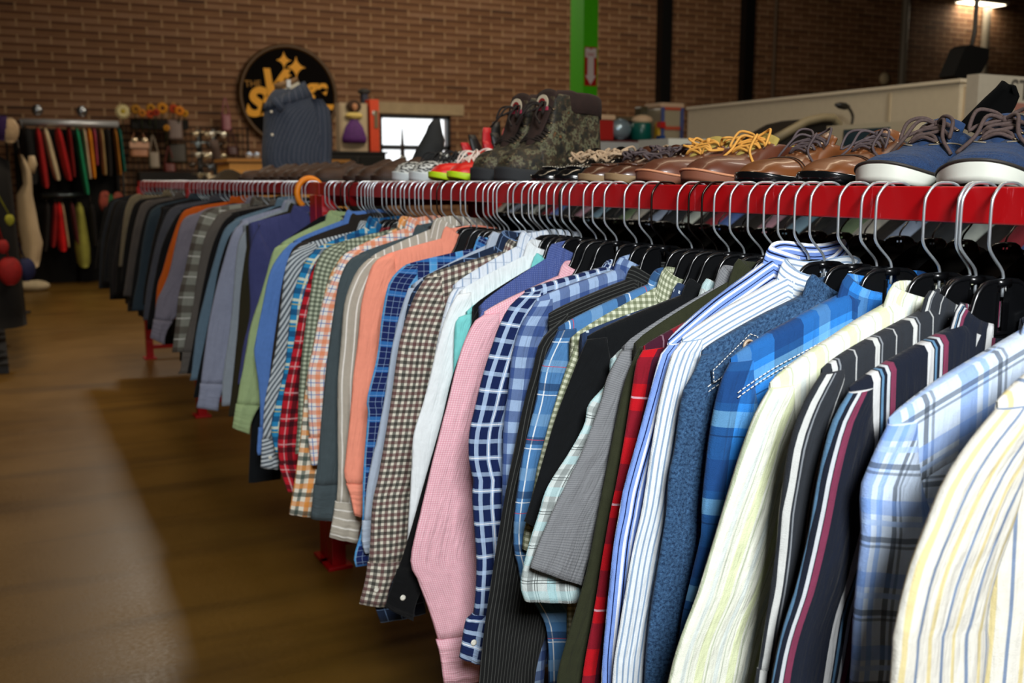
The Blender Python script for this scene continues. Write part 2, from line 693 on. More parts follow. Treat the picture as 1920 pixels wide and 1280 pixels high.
stxt('small_word', 'THE', .13, 472, 158, .05)
stxt('script_letter', 'V', .56, 503, 160, .0, shear=.30, bold=.022)
stxt('script_word', 'inta', .30, 537, 168, .02, shear=.30, bold=.014)
stxt('script_word', 'ge', .36, 588, 166, .02, shear=.30, bold=.016)
stxt('script_letter', 'S', .55, 474, 194, .0, shear=.25, bold=.024)
stxt('script_word', 'hop', .36, 520, 202, .0, shear=.25, bold=.016)
mb = MB()
x, z = sp(608, 201)
mb.box((x, -.068, z), (.36, .008, .075))
mb.build('underline_bar', M_YEL, sg, False)

# ------------------------------------------------------------------ the racks
BZ = 1.355     # top of the rail
BX0, BX1 = 1.0, 1.022
def rack(name, y0, y1, label, posts, far=False):
    r = empty(name, (1.3, y0, 0), 0, label, 'clothes rack')
    def part(nm, c, d, mat):
        m = MB()
        m.box((c[0] - 1.3, c[1] - y0, c[2]), d)
        o = m.build(nm, mat, r, False)
        bv = o.modifiers.new('bevel', 'BEVEL')
        bv.width, bv.segments = .002, 2
        return o
    ym, L = (y0 + y1) / 2, y1 - y0
    part('rail', ((BX0 + BX1) / 2, ym, BZ - .021), (BX1 - BX0, L, .042), M_RED)
    part('rail', (1.611, ym, BZ - .021), (.022, L, .042), M_RED)
    part('shelf', (1.32, ym, BZ - .008), (.54, L - .01, .008), plain('#1b1d1c', .5))
    for y in posts:
        for x in (1.012, 1.611):
            part('post', (x, y, BZ / 2 - .015), (.05 if x < 1.2 else .045, .07, BZ - .056), M_RED)
        part('cross_bar', (1.31, y, BZ - .06), (.55, .03, .04), M_RED)
        part('cross_bar', (1.31, y, .09), (.55, .03, .03), M_RED)
        for x in (1.012, 1.611):
            part('foot_plate', (x, y, .006), (.09, .11, .012), M_RED)
    part('base_bar', (1.31, ym, .06), (.03, L, .03), M_RED)
    return r


rack('clothes_rack', -.3, 3.41, 'red steel clothes rack nearest the camera, shoes lined along its top shelf', (-.2, 3.373))
rack('clothes_rack', 3.415, 8.2, 'far clothes rack continuing the row, ending near the back racks', (3.452, 5.985, 8.16))
# ------------------------------------------------------------------ hangers
def hook_pts():
    c = [(0, -.125), (0, -.104), (-.004, -.094), (-.020, -.078), (-.0265, -.068), (-.0275, -.055), (-.0275, -.022), (-.0235, -.010), (-.013, .0005), (0, .0022),
         (.014, .0008), (.0225, -.006), (.0255, -.014)]
    return [(p.x, 0, p.y) for p in spline([(x, z, 0) for x, z in c], 34)]


def make_hanger(metal, name='coat_hanger'):
    h = empty(name)
    mb = MB()
    mb.tube(hook_pts(), .0018, 8)
    mb.build('hook', metal, h)
    rim = [(-.166, -.252), (-.156, -.241), (-.130, -.220), (-.10, -.200), (-.068, -.174), (-.050, -.146), (-.041, -.122), (-.030, -.110), (-.012, -.107), (.012, -.107), (.030, -.110), (.041, -.122),
           (.050, -.146), (.068, -.174), (.10, -.200), (.130, -.220), (.156, -.241), (.166, -.252)]
    low = [(.162, -.256), (.12, -.232), (.07, -.206), (-.07, -.206), (-.12, -.232), (-.162, -.256)]
    # web with the square window under the hook
    mb = MB()
    mb.poly_xz([(-.166, -.252), (-.156, -.241), (-.130, -.220), (-.10, -.200), (-.068, -.174), (-.050, -.146), (-.041, -.122), (-.030, -.110), (-.008, -.108), (-.008, -.165), (0, -.165), (0, -.206),
                (-.07, -.206), (-.12, -.232), (-.162, -.256)], -.0012, .0012)
    mb.poly_xz([(.162, -.256), (.12, -.232), (.07, -.206), (0, -.206), (0, -.165), (.008, -.165), (.008, -.108), (.030, -.110), (.041, -.122), (.050, -.146), (.068, -.174), (.10, -.200), (.130, -.220),
                (.156, -.241), (.166, -.252)], -.0012, .0012)
    mb.build('web', M_HANG, h, False)
    mb = MB()
    mb.tube([(p.x, 0, p.y) for p in spline([(x, z, 0) for x, z in rim], 48)], .0032, 8)
    mb.tube([(x, 0, z) for x, z in low], .002, 6)
    mb.box((0, 0, -.109), (.02, .009, .008))
    mb.build('rim', M_HANG, h)
    mb = MB()
    mb.box((-.0095, 0, -.142), (.003, .008, .045))
    mb.box((.0095, 0, -.142), (.003, .008, .045))
    mb.box((0, 0, -.166), (.022, .008, .003))
    mb.build('hook_socket', M_HANG, h, False)
    return h


HSTEEL = make_hanger(M_STEEL)
HBLACK = make_hanger(M_DSTEEL)
index_kids()
_used = set()
XC = 1.011


def place_hanger(y, x=XC, rz=0, label='', group=None, black=False, z=BZ):
    src = HBLACK if black else HSTEEL
    if src.name in _used:
        o = copy_tree(src)
    else:
        o = src
        _used.add(src.name)
    o.location = (x, y, z + .002)
    o.rotation_euler = (0, 0, rz)
    o['label'], o['category'] = label, 'hanger'
    if group:
        o['group'] = group
    elif 'group' in o:
        del o['group']
    return o


# ------------------------------------------------------------------ shirts
M_BTN = plain('#d9d6c8', .3)
M_BTND = plain('#3a2c20', .3)
M_STITCH = plain('#e6e6e0', .8)


def make_shirt(key, h, ssh, neck, O, end, short, fab, label, yoke=None, collar=True, cuff=None, btn=None, fab2=None, hem=None, puff=.010, cuffbtn=False, w=None, group=None, seed=0, x_off=0, mirror=False, stitch=None):
    """One hung shirt. h = hanger's y, ssh = y of its aisle shoulder, O = outer edge of the aisle sleeve (x, z)."""
    rnd = random.Random(hash(key) % 1000 if False else sum(map(ord, key)) + seed)
    XS = .785

    def Y(x):
        if x <= XS:
            return ssh
        if x >= XC:
            return h
        return lerp(ssh, h, (x - XS) / (XC - XS))

    root = empty('hung_shirt', (XC, h, 0), 0, label, 'shirt', group)
    ox, oy = XC, h

    def L(x, y, z):
        return (x - ox, y - oy, z)

    zs = O[0][1]
    zb = min((neck[1] - .018) if neck else zs + .10, zs + .115)
    zb = min(max(zb, zs + .035), 1.272)
    hemz = hem if hem is not None else (.56 if short else .50)
    NX, NZ = 30, 34
    xl, xr = XS + .006, 2 * XC - XS - .006
    ph = [rnd.uniform(0, 6.28) for _ in range(6)]
    kf = [rnd.uniform(16, 26), rnd.uniform(34, 52)]

    def top(x):
        d = abs(x - XC)
        if d > .066:
            t = (XC - XS - d) / (XC - XS - .066)
            return zs + (zb - zs) * max(0, t) ** .85
        return zb - .016 * (1 - (d / .066) ** 2)

    def fold(x, v):
        return puff * .55 * v ** .8 * (math.sin(x * kf[0] * 3 + ph[0] + 1.2 * math.sin(v * 2.2 + ph[1])) * .6 + .4 * math.sin(x * kf[1] * 2 + ph[2] + v * 2))

    # body: closed lens section for every height
    P, UV = [], []
    for i in range(NZ + 1):
        v = (i / NZ) ** 1.15
        row, ur = [], []
        for side in (-1, 1):
            rng = range(NX + 1) if side < 0 else range(NX - 1, 0, -1)
            for j in rng:
                u = j / NX
                x = lerp(xl, xr, u)
                edge = math.sqrt(max(0, 1 - abs(2 * u - 1) ** 4))
                z = lerp(top(x), hemz + .018 * math.sin(u * PI * 2 + ph[3]) - .02 * math.cos((2 * u - 1) * PI), v)
                th = puff * (.25 + .75 * min(1, v * 9) ** .5) * edge if i else .0015
                dn = abs(x - XC)
                if dn < .075:
                    th = max(th, puff * (.9 if dn < .06 else .9 * (.075 - dn) / .015))
                row.append(L(x, Y(x) + side * th + fold(x, v) * edge, z))
                ur.append((x, z))
        P.append(row)
        UV.append(ur + [ur[0]])
    mb = MB()
    ids = mb.grid(P, UV, loop=True)
    body = mb.build('body', fab, root)

    # sleeve on the aisle side
    def sleeve(name, OO, far=False):
        n = 40
        oc = spline([(x, z, 0) for x, z in OO], n)
        tot = sum((oc[i + 1] - oc[i]).length for i in range(n - 1))
        w0, w1, w2 = (.05, .165, .105) if not short else (.05, .17, .165)
        if w:
            w1 = w
        if end and not far:
            ex, ez = end
        else:
            ex, ez = oc[-1].x + (w2 if not short else .13), oc[-1].y - (.0 if not short else .0)
        arm = Vector((XS + .035, zs - .19, 0))
        s0 = Vector((XS + .03, zs + .006, 0))
        inner = []
        for i in range(n):
            t = i / (n - 1)
            a = oc[i]
            wid = interp([0, .12, .35, .7, 1], [.03, .09, w1, w1 * .86, math.hypot(ex - oc[-1].x, 0)], t)
            q = Vector((a.x + wid, a.y - .02 * (1 - t), 0))
            # keep the first stretch on the armhole seam
            if t < .3 and not far:
                k = t / .3
                q = q.lerp(s0.lerp(arm, k), (1 - k) * .9)
            if t > .8:
                k = (t - .8) / .2
                q.y = lerp(q.y, q.y + (ez - oc[-1].y), k)
                q.x = lerp(q.x, ex, k)
            inner.append(q)
        NB = 22
        P, UV = [], []
        f1, f2, f3 = rnd.uniform(0, 6.28), rnd.uniform(0, 6.28), rnd.uniform(1.5, 2.6)
        for i in range(n):
            t = i / (n - 1)
            O_, I_ = oc[i], inner[i]
            wd = (O_ - I_).length
            row, ur = [], []
            th = .003 + puff * .85 * min(1, .25 + t * 6) ** .6
            if not short:
                th *= 1 - .3 * max(0, t - .8) / .2
            for j in range(NB):
                a = 2 * PI * j / NB
                c, s_ = math.cos(a), math.sin(a)
                u = .5 - .5 * c            # 0 outer .. 1 inner
                q = O_.lerp(I_, u)
                x, z = q.x, q.y
                prof = abs(s_) ** .75 * (1 if s_ > 0 else -1)
                rip = math.sin(u * 9 * f3 / 2 + f1 + 2.0 * math.sin(t * 4 + f2)) * .5 + .35 * math.sin(u * 17 + t * 7 + f2) + .5 * math.sin(t * 22 + u * 5 + f1) * math.exp(-((t - .45) / .12) ** 2)
                yy = Y(min(x, XS)) if not far else h
                ya = -prof * th + puff * .38 * rip * min(1, t * 4) * abs(s_) ** .5
                P_ = (x, yy - .005 + ya, z)
                if x > XS and not far:
                    P_ = (x, Y(x) - .005 + ya, z)
                row.append(L(*P_))
                ur.append(((u * wd if s_ <= 0 else u * wd) + .013, t * tot))
            P.append(row)
            UV.append(ur + [ur[0]])
        ncut = int(n * .885) if (cuff and not far) else n
        m = MB()
        ids = m.grid(P[:ncut], UV[:ncut], loop=True, flip=True)
        m.cap(ids[0])
        m.cap(ids[-1], True)
        so = m.build(name, fab2 or fab, root)
        if cuff and not far:
            # cuff: a separate band, a touch wider than the gathered sleeve
            cen = [sum((Vector(p) for p in r), Vector()) / NB for r in P[ncut - 1:]]
            Q, QU = [], []
            for k, r in enumerate(P[ncut - 1:]):
                Q.append([tuple(cen[k] + (Vector(p) - cen[k]) * 1.07) for p in r])
                QU.append([(v_, u_) for u_, v_ in UV[ncut - 1 + k]])
            m = MB()
            ids = m.grid(Q, QU, loop=True, flip=True)
            m.cap(ids[0])
            m.cap(ids[-1], True)
            co = m.build('cuff', fab2 or fab, so)
            if cuffbtn:
                q = Vector(Q[len(Q) // 2][5])
                m = MB()
                m.lathe([(0, 0), (.0055, 0), (.0055, .002), (.003, .0025), (0, .0018)], n=14, M=Matrix.Translation(q + Vector((0, -.001, 0))) @ Matrix.Rotation(PI / 2, 4, 'X'))
                m.build('button', M_BTN, co)
        return so

    sleeve('sleeve', O)
    # far-side sleeve: mirrored, plain hang
    Lz = O[-1][1] if short else max(O[-1][1], .46)
    sleeve('sleeve', [(2 * XC - XS, zs), (2 * XC - XS + .03, zs - .06), (2 * XC - XS + .05, (zs + Lz) / 2), (2 * XC - XS + .03, Lz)][::1] if False else
           [(2 * XC - XS - .045, zs - .02), (2 * XC - XS - .045, zs - .10), (2 * XC - XS - .05, (zs + Lz) / 2), (2 * XC - XS - .07, Lz)], True)

    # yoke panel along the shoulder
    if yoke:
        P, UV = [], []
        n = 22
        for i in range(n):
            x = lerp(XS + .003, XC - .058, i / (n - 1))
            row, ur = [], []
            prof = [(.018, .60), (.006, .95), (-.0015, .5), (-.003, 0), (-.0015, -.5), (.006, -.95), (.03, -1.0), (.06, -1.02), (.085, -1.02), (.0852, -.9)]
            for d, sgn in prof:
                z = top(x) + .0015 - max(0, d)
                if d < 0:
                    z = top(x) + .0025
                eg = math.sqrt(max(0, 1 - abs(2 * (x - xl) / (xr - xl) - 1) ** 4))
                row.append(L(x, Y(x) + sgn * (puff * eg + .0018) + fold(x, .1) * eg, z))
                ur.append((d + .03, x) if yoke == 'along' else (x, d + .03))
            P.append(row)
            UV.append(ur)
        m = MB()
        m.grid(P, UV, flip=True)
        m.build('yoke', fab, root)

    if collar:
        zt = (neck[1] + .006) if neck else zb + .03
        rx, ry = .062, puff * .9
        P, UV, n = [], [], 30
        a0 = .35
        for i in range(n):
            a = lerp(-PI / 2 + a0, 1.5 * PI - a0, i / (n - 1))  # from front-right round the back to front-left
            ca, sa = math.cos(a), math.sin(a)
            fr = max(0, -sa)          # 1 at the front
            row, ur = [], []
            lf = .046 + .030 * fr ** 3
            for k, (d, g) in enumerate(((0.030, -.004), (.012, -.002), (.001, 0), (0, .003), (.008, .008), (lf * .5, .012), (lf, .017))):
                x = XC + (rx + g * 1.3) * ca
                y = h + (ry + g * .22) * sa + (Y(x) - h) * .8
                z = zt - d - .024 * fr ** 2 + .003 * math.sin(a * 3 + ph[4])
                row.append(L(x, y, z))
                ur.append((a * .07, d) if yoke != 'along' else (d, a * .07))
            P.append(row)
            UV.append(ur)
        m = MB()
        m.grid(P, UV)
        m.build('collar', fab, root)
    # buttons down the front edge
    if btn:
        for k in range(5):
            z = zb - .075 - k * .09
            m = MB()
            m.lathe([(0, 0), (.0055, 0), (.0055, .002), (.003, .0025), (0, .0018)], n=12,
                    M=Matrix.Translation(L(XC, h - puff - .002, z)) @ Matrix.Rotation(PI / 2, 4, 'X'))
            m.build('button', M_BTN if btn == 1 else M_BTND, root)
    if stitch:
        for k, d in enumerate(stitch):
            m = MB()
            line = []
            for i in range(30):
                x = lerp(XS + .002, XC - .06, i / 29)
                line.append(L(x, Y(x) - puff - .0052 + fold(x, .1), top(x) - d))
            for i in range(29):
                a, b = Vector(line[i]), Vector(line[i + 1])
                m.tube([a, a.lerp(b, .72)], .0008, 5)
            m.build('stitching', M_STITCH, root)
    return root, Y, top

# ------------------------------------------------------------------ the shirts on the aisle side
F = {
 'stripe_yb': dict(base='#eceade', U=[(.030, 0, .0035, '#7089ad', .9), (.030, .015, .0045, '#e6d48c', .8)]),
 'plaid_lb': dict(base='#cfe0f6', U=[(.078, 0, .018, '#5e92e2', .6), (.078, .024, .006, '#8fb4ee', .8), (.078, .040, .005, '#39424e', .75), (.078, .048, .003, '#39424e', .6)],
                  V=[(.078, 0, .016, '#6a98e4', .55), (.078, .022, .006, '#a9c6f2', .8), (.078, .040, .006, '#3c4652', .7), (.078, .049, .003, '#3c4652', .6)]),
 'navy_ms': dict(base='#171d2b', U=[(.074, 0, .009, '#d4d6d6', 1), (.074, .011, .003, '#5d86a8', 1), (.074, .018, .004, '#c9cfd4', 1), (.074, .023, .007, '#7d3550', 1)], rough=.95),
 'char_ws': dict(base='#2c3036', U=[(.056, .015, .0065, '#cfd2cf', 1), (.056, .024, .002, '#8a9096', 1), (.056, .045, .0018, '#b9bcbc', 1)]),
 'cream': dict(base='#edf0e0', U=[(.042, 0, .010, '#dfe8b6', .8), (.042, .013, .0015, '#b9c6a4', .8), (.042, .024, .006, '#dde7e2', .9), (.042, .033, .0012, '#bcc8b0', .8)]),
 'blue_buf': dict(base='#2f86dc', U=[(.105, 0, .038, '#142a55', .72), (.105, .06, .016, '#7fc0f0', .5)], V=[(.11, .01, .04, '#14366f', .5), (.11, .06, .02, '#8fd0f4', .35), (.11, .09, .002, '#10305a', .7)]),
 'denim': dict(base='#152c4c', wash=('#4c749e', 260), fuzz=.25),
 'white_bs': dict(base='#e9f0f4', U=[(.0078, 0, .0024, '#7b9bbf', .85)]),
 'blue_ws': dict(base='#7f9fe6', U=[(.024, 0, .004, '#eef2f8', 1), (.024, .0055, .0022, '#101c40', 1), (.024, .010, .003, '#e6ecf6', 1), (.024, .018, .0016, '#1b2a58', 1)]),
 'red_buf': dict(base='#bc0e1c', U=[(.076, .030, .038, '#0e1228', .8), (.152, .053, .002, '#c9a0b0', .8)], V=[(.076, .01, .038, '#12152a', .52), (.152, .066, .003, '#e0b8c4', .8)]),
 'olive': dict(base='#2f3220', fuzz=.2),
 'gray_polo': dict(base='#85878a', V=[(.0032, 0, .0012, '#6d7074', .8)]),
 'aqua_gray': dict(base='#ccd6d4', U=[(.052, 0, .014, '#a2d8e0', .6), (.052, .020, .009, '#6c7272', .6), (.052, .032, .001, '#2d3333', .9), (.052, .036, .001, '#2d3333', .9)],
                   V=[(.052, 0, .014, '#b2dde2', .5), (.052, .022, .010, '#737a78', .45), (.052, .036, .001, '#2d3333', .9), (.052, .040, .001, '#2d3333', .9)]),
 'black_jk': dict(base='#0b0e11', fuzz=.3),
 'dot_navy': dict(base='#2b3c5c', speck=(.022, .0045, '#c8d4dc')),
 'green_gh': dict(base='#d9ddc2', U=[(.0095, 0, .0048, '#55613c', .6)], V=[(.0095, 0, .0048, '#55613c', .6)]),
 'blue_redline': dict(base='#4b7cae', U=[(.098, 0, .014, '#142a52', .8), (.098, .02, .002, '#e8eef2', .9), (.098, .055, .018, '#7ba4cb', .6), (.12, .09, .0012, '#c04050', .9)],
                      V=[(.088, 0, .012, '#173058', .7), (.088, .018, .0016, '#e8eef2', .9), (.088, .05, .02, '#7fa8cc', .5), (.12, .06, .0012, '#c04050', .9)]),
 'black_pin': dict(base='#161717', U=[(.006, 0, .0013, '#4d4f4c', .7)]),
 'navy_gh': dict(base='#9bb4d6', U=[(.036, 0, .018, '#17387a', .68)], V=[(.036, .01, .018, '#17387a', .68)]),
 'navy_wp': dict(base='#112250', U=[(.021, 0, .007, '#bdd6f5', .66), (.042, .003, .0018, '#ffffff', .85)], V=[(.029, .005, .0075, '#bdd6f5', .5), (.058, .008, .0016, '#ffffff', .75)]),
 'pink': dict(base='#f8d0d8', U=[(.0042, 0, .0019, '#e090a2', .55)], V=[(.0042, 0, .0019, '#e090a2', .55)]),
 'slate_blue': dict(base='#485a96', speck=(.004, .0014, '#7482b4')),
 'black2': dict(base='#08090b', fuzz=.3),
 'aqua': dict(base='#7fdad8', fuzz=.18),
 'white': dict(base='#eef4f6'),
 'white_str': dict(base='#dfe7f0', U=[(.018, 0, .003, '#8fa6c4', .9)], V=[(.03, 0, .002, '#a8b8cc', .7)]),
 'brown_gh': dict(base='#ded9c8', U=[(.026, 0, .007, '#1b1a1a', .75), (.026, .013, .007, '#56242a', .75)], V=[(.026, 0, .007, '#1b1a1a', .75), (.026, .013, .007, '#56242a', .7)]),
 'navy_pl2': dict(base='#1c2a42', U=[(.03, 0, .002, '#6f8cb4', .9)], V=[(.03, 0, .002, '#6f8cb4', .9)]),
 'pale_blue': dict(base='#b2bfd0', fuzz=.1, U=[(.08, 0, .0016, '#d4dde8', .8)]),
 'navy_ck': dict(base='#16245a', U=[(.056, 0, .016, '#5db4f0', .75), (.014, .002, .0012, '#a8c4e4', .45)], V=[(.056, .01, .012, '#3c86d0', .6), (.014, .004, .0012, '#a8c4e4', .45)]),
 'peach': dict(base='#ff9f84', fuzz=.08),
 'beige': dict(base='#b8b1a2', U=[(.020, 0, .0035, '#f2efe6', .95)]),
 'gray_gn': dict(base='#4a565a', fuzz=.14),
 'orange_wh': dict(base='#f6f0e8', U=[(.030, 0, .011, '#f07f3c', .62), (.030, .019, .002, '#4a78b8', .9)], V=[(.030, 0, .011, '#f07f3c', .6), (.030, .019, .002, '#4a78b8', .9)]),
 'orange_gn': dict(base='#f4ecd8', U=[(.046, 0, .014, '#f0962e', .8), (.046, .024, .010, '#2c4640', .75)], V=[(.046, 0, .013, '#f0962e', .7), (.046, .023, .011, '#2c4640', .75)]),
 'green_sg': dict(base='#c2ccb2', U=[(.012, 0, .006, '#303c2a', .6)], V=[(.012, 0, .006, '#303c2a', .6)]),
 'red_pl': dict(base='#c81e2e', U=[(.036, 0, .014, '#180c14', .75), (.072, .026, .003, '#e8b8b8', .7)], V=[(.036, 0, .014, '#180c14', .7), (.072, .026, .004, '#e8b8b8', .6)]),
 'turq': dict(base='#2a8ec4', U=[(.06, 0, .014, '#123a6c', .8), (.06, .03, .006, '#e6ecd8', .9)], V=[(.06, 0, .016, '#123a6c', .7), (.06, .03, .008, '#e6ecd0', .85), (.06, .045, .003, '#d8cc60', .8)]),
 'gray_dg': dict(base='#cdd6da', U=[(.012, 0, .006, '#2c3a48', .85)], diag=.45),
 'brown_dk': dict(base='#2c2622'),
 'chambray': dict(base='#5c86cc', fuzz=.15),
 'lt_green': dict(base='#a4ba86', fuzz=.12),
 'black3': dict(base='#0c1014'),
 'slate2': dict(base='#454a7c'),
 'brown2': dict(base='#2e2a1a'),
 'lgray_b': dict(base='#949ea8'),
 'lgray_a': dict(base='#9298ac', U=[(.004, 0, .0015, '#8f98b4', .6)]),
 'blk4': dict(base='#0b0e12'),
 'steel': dict(base='#60788a'),
 'blk5': dict(base='#0d0d10'),
 'taupe': dict(base='#5a5550'),
 'plaid_wb': dict(base='#888a80', U=[(.075, 0, .03, '#3a2a22', .6)], V=[(.085, 0, .03, '#3a2a22', .6), (.085, .05, .004, '#e8e8e0', .7)]),
 'gray_sl': dict(base='#76727e'),
 'orange': dict(base='#b85414'),
 'blk6': dict(base='#0b0b0d'),
 'gray3': dict(base='#44464e'),
 'bgray': dict(base='#2c3a44'),
 'blk7': dict(base='#101114'),
 'gray4': dict(base='#4c4846'),
 'blk8': dict(base='#0c0c0d'),
 'cream2': dict(base='#6c6452'),
}
LAB = {
 'stripe_yb': 'white dress shirt with blue and yellow stripes, at the right edge of the picture',
 'plaid_lb': 'pale blue plaid shirt with black lines, beside the white striped shirt at the right edge',
 'navy_ms': 'near-black navy shirt with white, blue and maroon stripes, beside the pale blue plaid shirt',
 'char_ws': 'charcoal shirt with narrow white stripes, next to the cream striped shirt',
 'cream': 'cream shirt with faint green and yellow stripes, hanging between bright blue plaid and charcoal stripes',
 'blue_buf': 'bright blue and navy large-plaid shirt with white contrast stitching on its shoulder',
 'denim': 'washed dark denim shirt with a buttoned shoulder tab, beside the bright blue plaid shirt',
 'white_bs': 'white shirt with fine pale blue pinstripes, touching the denim shirt',
 'blue_ws': 'cornflower blue shirt with white and navy stripes and a tall raised collar',
 'red_buf': 'red and black buffalo plaid flannel shirt, between the olive one and the blue striped one',
 'olive': 'dark olive green shirt with a smooth raised collar, right of the grey polo',
 'gray_polo': 'mid grey fine-ribbed short-sleeved polo, in front of the pale aqua plaid shirt',
 'aqua_gray': 'pale grey and aqua plaid short-sleeved shirt, sleeve showing below the grey polo',
 'black_jk': 'plain black shirt with seamed shoulder, left of the pale grey and aqua plaid sleeve',
 'dot_navy': 'navy blue shirt with little white squares, mostly hidden behind the plain black shirt',
 'green_gh': 'green and cream small-check shirt, directly left of the plain black shirt',
 'blue_redline': 'medium blue plaid shirt with thin red lines, right of the black corduroy-striped shirt',
 'black_pin': 'black shirt with very fine grey stripes reaching the bottom edge of the picture',
 'navy_gh': 'navy and pale blue large gingham shirt, between the black fine-striped and the navy-white plaid shirts',
 'navy_wp': 'dark navy and white plaid long-sleeved shirt with a hanging cuff, right of the pink shirt',
 'pink': 'pink micro-check long-sleeved shirt with a wide sleeve hanging low',
 'slate_blue': 'slate blue shirt whose collar shows above the pink shirt',
 'black2': 'plain black long-sleeved shirt showing as a dark strip left of the pink one',
 'aqua': 'aqua turquoise plain shirt between the white one and the black strip',
 'white': 'plain white shirt right of the brown and black check shirt',
 'white_str': 'white and pale blue striped shirt showing as a sliver left of the plain white one',
 'brown_gh': 'brown, black and cream small-check shirt with a cuffed sleeve',
 'navy_pl2': 'dark navy thin-lined plaid shirt, only its shoulder and low hem showing behind the brown check',
 'pale_blue': 'pale grey-blue plain shirt left of the brown and black check shirt',
 'navy_ck': 'navy and sky blue check shirt right of the peach one',
 'peach': 'peach orange plain long-sleeved shirt with a pointed collar',
 'beige': 'beige shirt with white stripes and a wide striped cuff, left of the peach one',
 'gray_gn': 'dark grey-green plain shirt left of the beige striped one',
 'orange_wh': 'orange and white check shirt with thin blue lines',
 'orange_gn': 'orange, cream and dark green plaid shirt, hem below the orange check one',
 'green_sg': 'green-grey small-check shirt right of the red and black sleeve',
 'red_pl': 'red and black small plaid shirt showing as a narrow sleeve',
 'turq': 'turquoise blue plaid shirt between the red plaid and the grey diagonal check',
 'gray_dg': 'grey and dark diagonal-striped shirt left of the turquoise plaid',
 'brown_dk': 'dark brown shirt, mostly hidden beside the chambray blue one',
 'chambray': 'plain mid blue shirt right of the light green one',
 'lt_green': 'plain light green long-sleeved shirt near the gap between racks',
 'black3': 'long black top hanging low behind the light green shirt',
 'slate2': 'dusky violet-blue shirt, first at the near end of the far rack',
 'brown2': 'dark olive-brown shirt beside the dusky violet-blue one',
 'lgray_b': 'pale grey shirt seen behind the light lavender-grey one',
 'lgray_a': 'light lavender-grey long-sleeved shirt with a clear cuff on the far rack',
 'blk4': 'black top left of the light lavender-grey shirt',
 'steel': 'steel blue narrow shirt on the far rack',
 'blk5': 'black top left of the steel blue shirt',
 'taupe': 'taupe grey long shirt on the far rack',
 'plaid_wb': 'grey and brown large plaid shirt on the far rack',
 'gray_sl': 'mid grey shirt with its elbow bent, beside the rust orange one',
 'orange': 'rust orange shirt on the far rack',
 'blk6': 'black top directly left of the rust orange shirt',
 'gray3': 'slate grey jacket two places left of the rust orange shirt',
 'bgray': 'dark blue-grey shirt toward the far end of the rack',
 'blk7': 'black top beside the dark blue-grey shirt',
 'gray4': 'dark brownish-grey shirt near the far end of the rack',
 'blk8': 'black top near the far end beside the cream-shouldered one',
 'cream2': 'dull cream top hanging last toward the back of the shop',
}
YOKE = dict(stripe_yb='across', plaid_lb='across', navy_ms='across', char_ws='across', cream='across', blue_buf='across', denim='across', white_bs='along', blue_ws='along', red_buf='across',
            black_jk='across', gray_polo=None, brown_gh='across', pink='across', navy_wp='across', navy_gh='across', blue_redline='across', black_pin='along')
CUFF = {'navy_wp', 'pink', 'black2', 'brown_gh', 'peach', 'beige', 'gray_gn', 'red_pl', 'gray_dg', 'lt_green', 'lgray_a', 'gray_sl', 'pale_blue', 'orange_wh', 'chambray', 'taupe'}
NOCOLLAR = {'blk4', 'blk5', 'blk6', 'blk7', 'blk8', 'black3', 'black2', 'stripe_yb'}
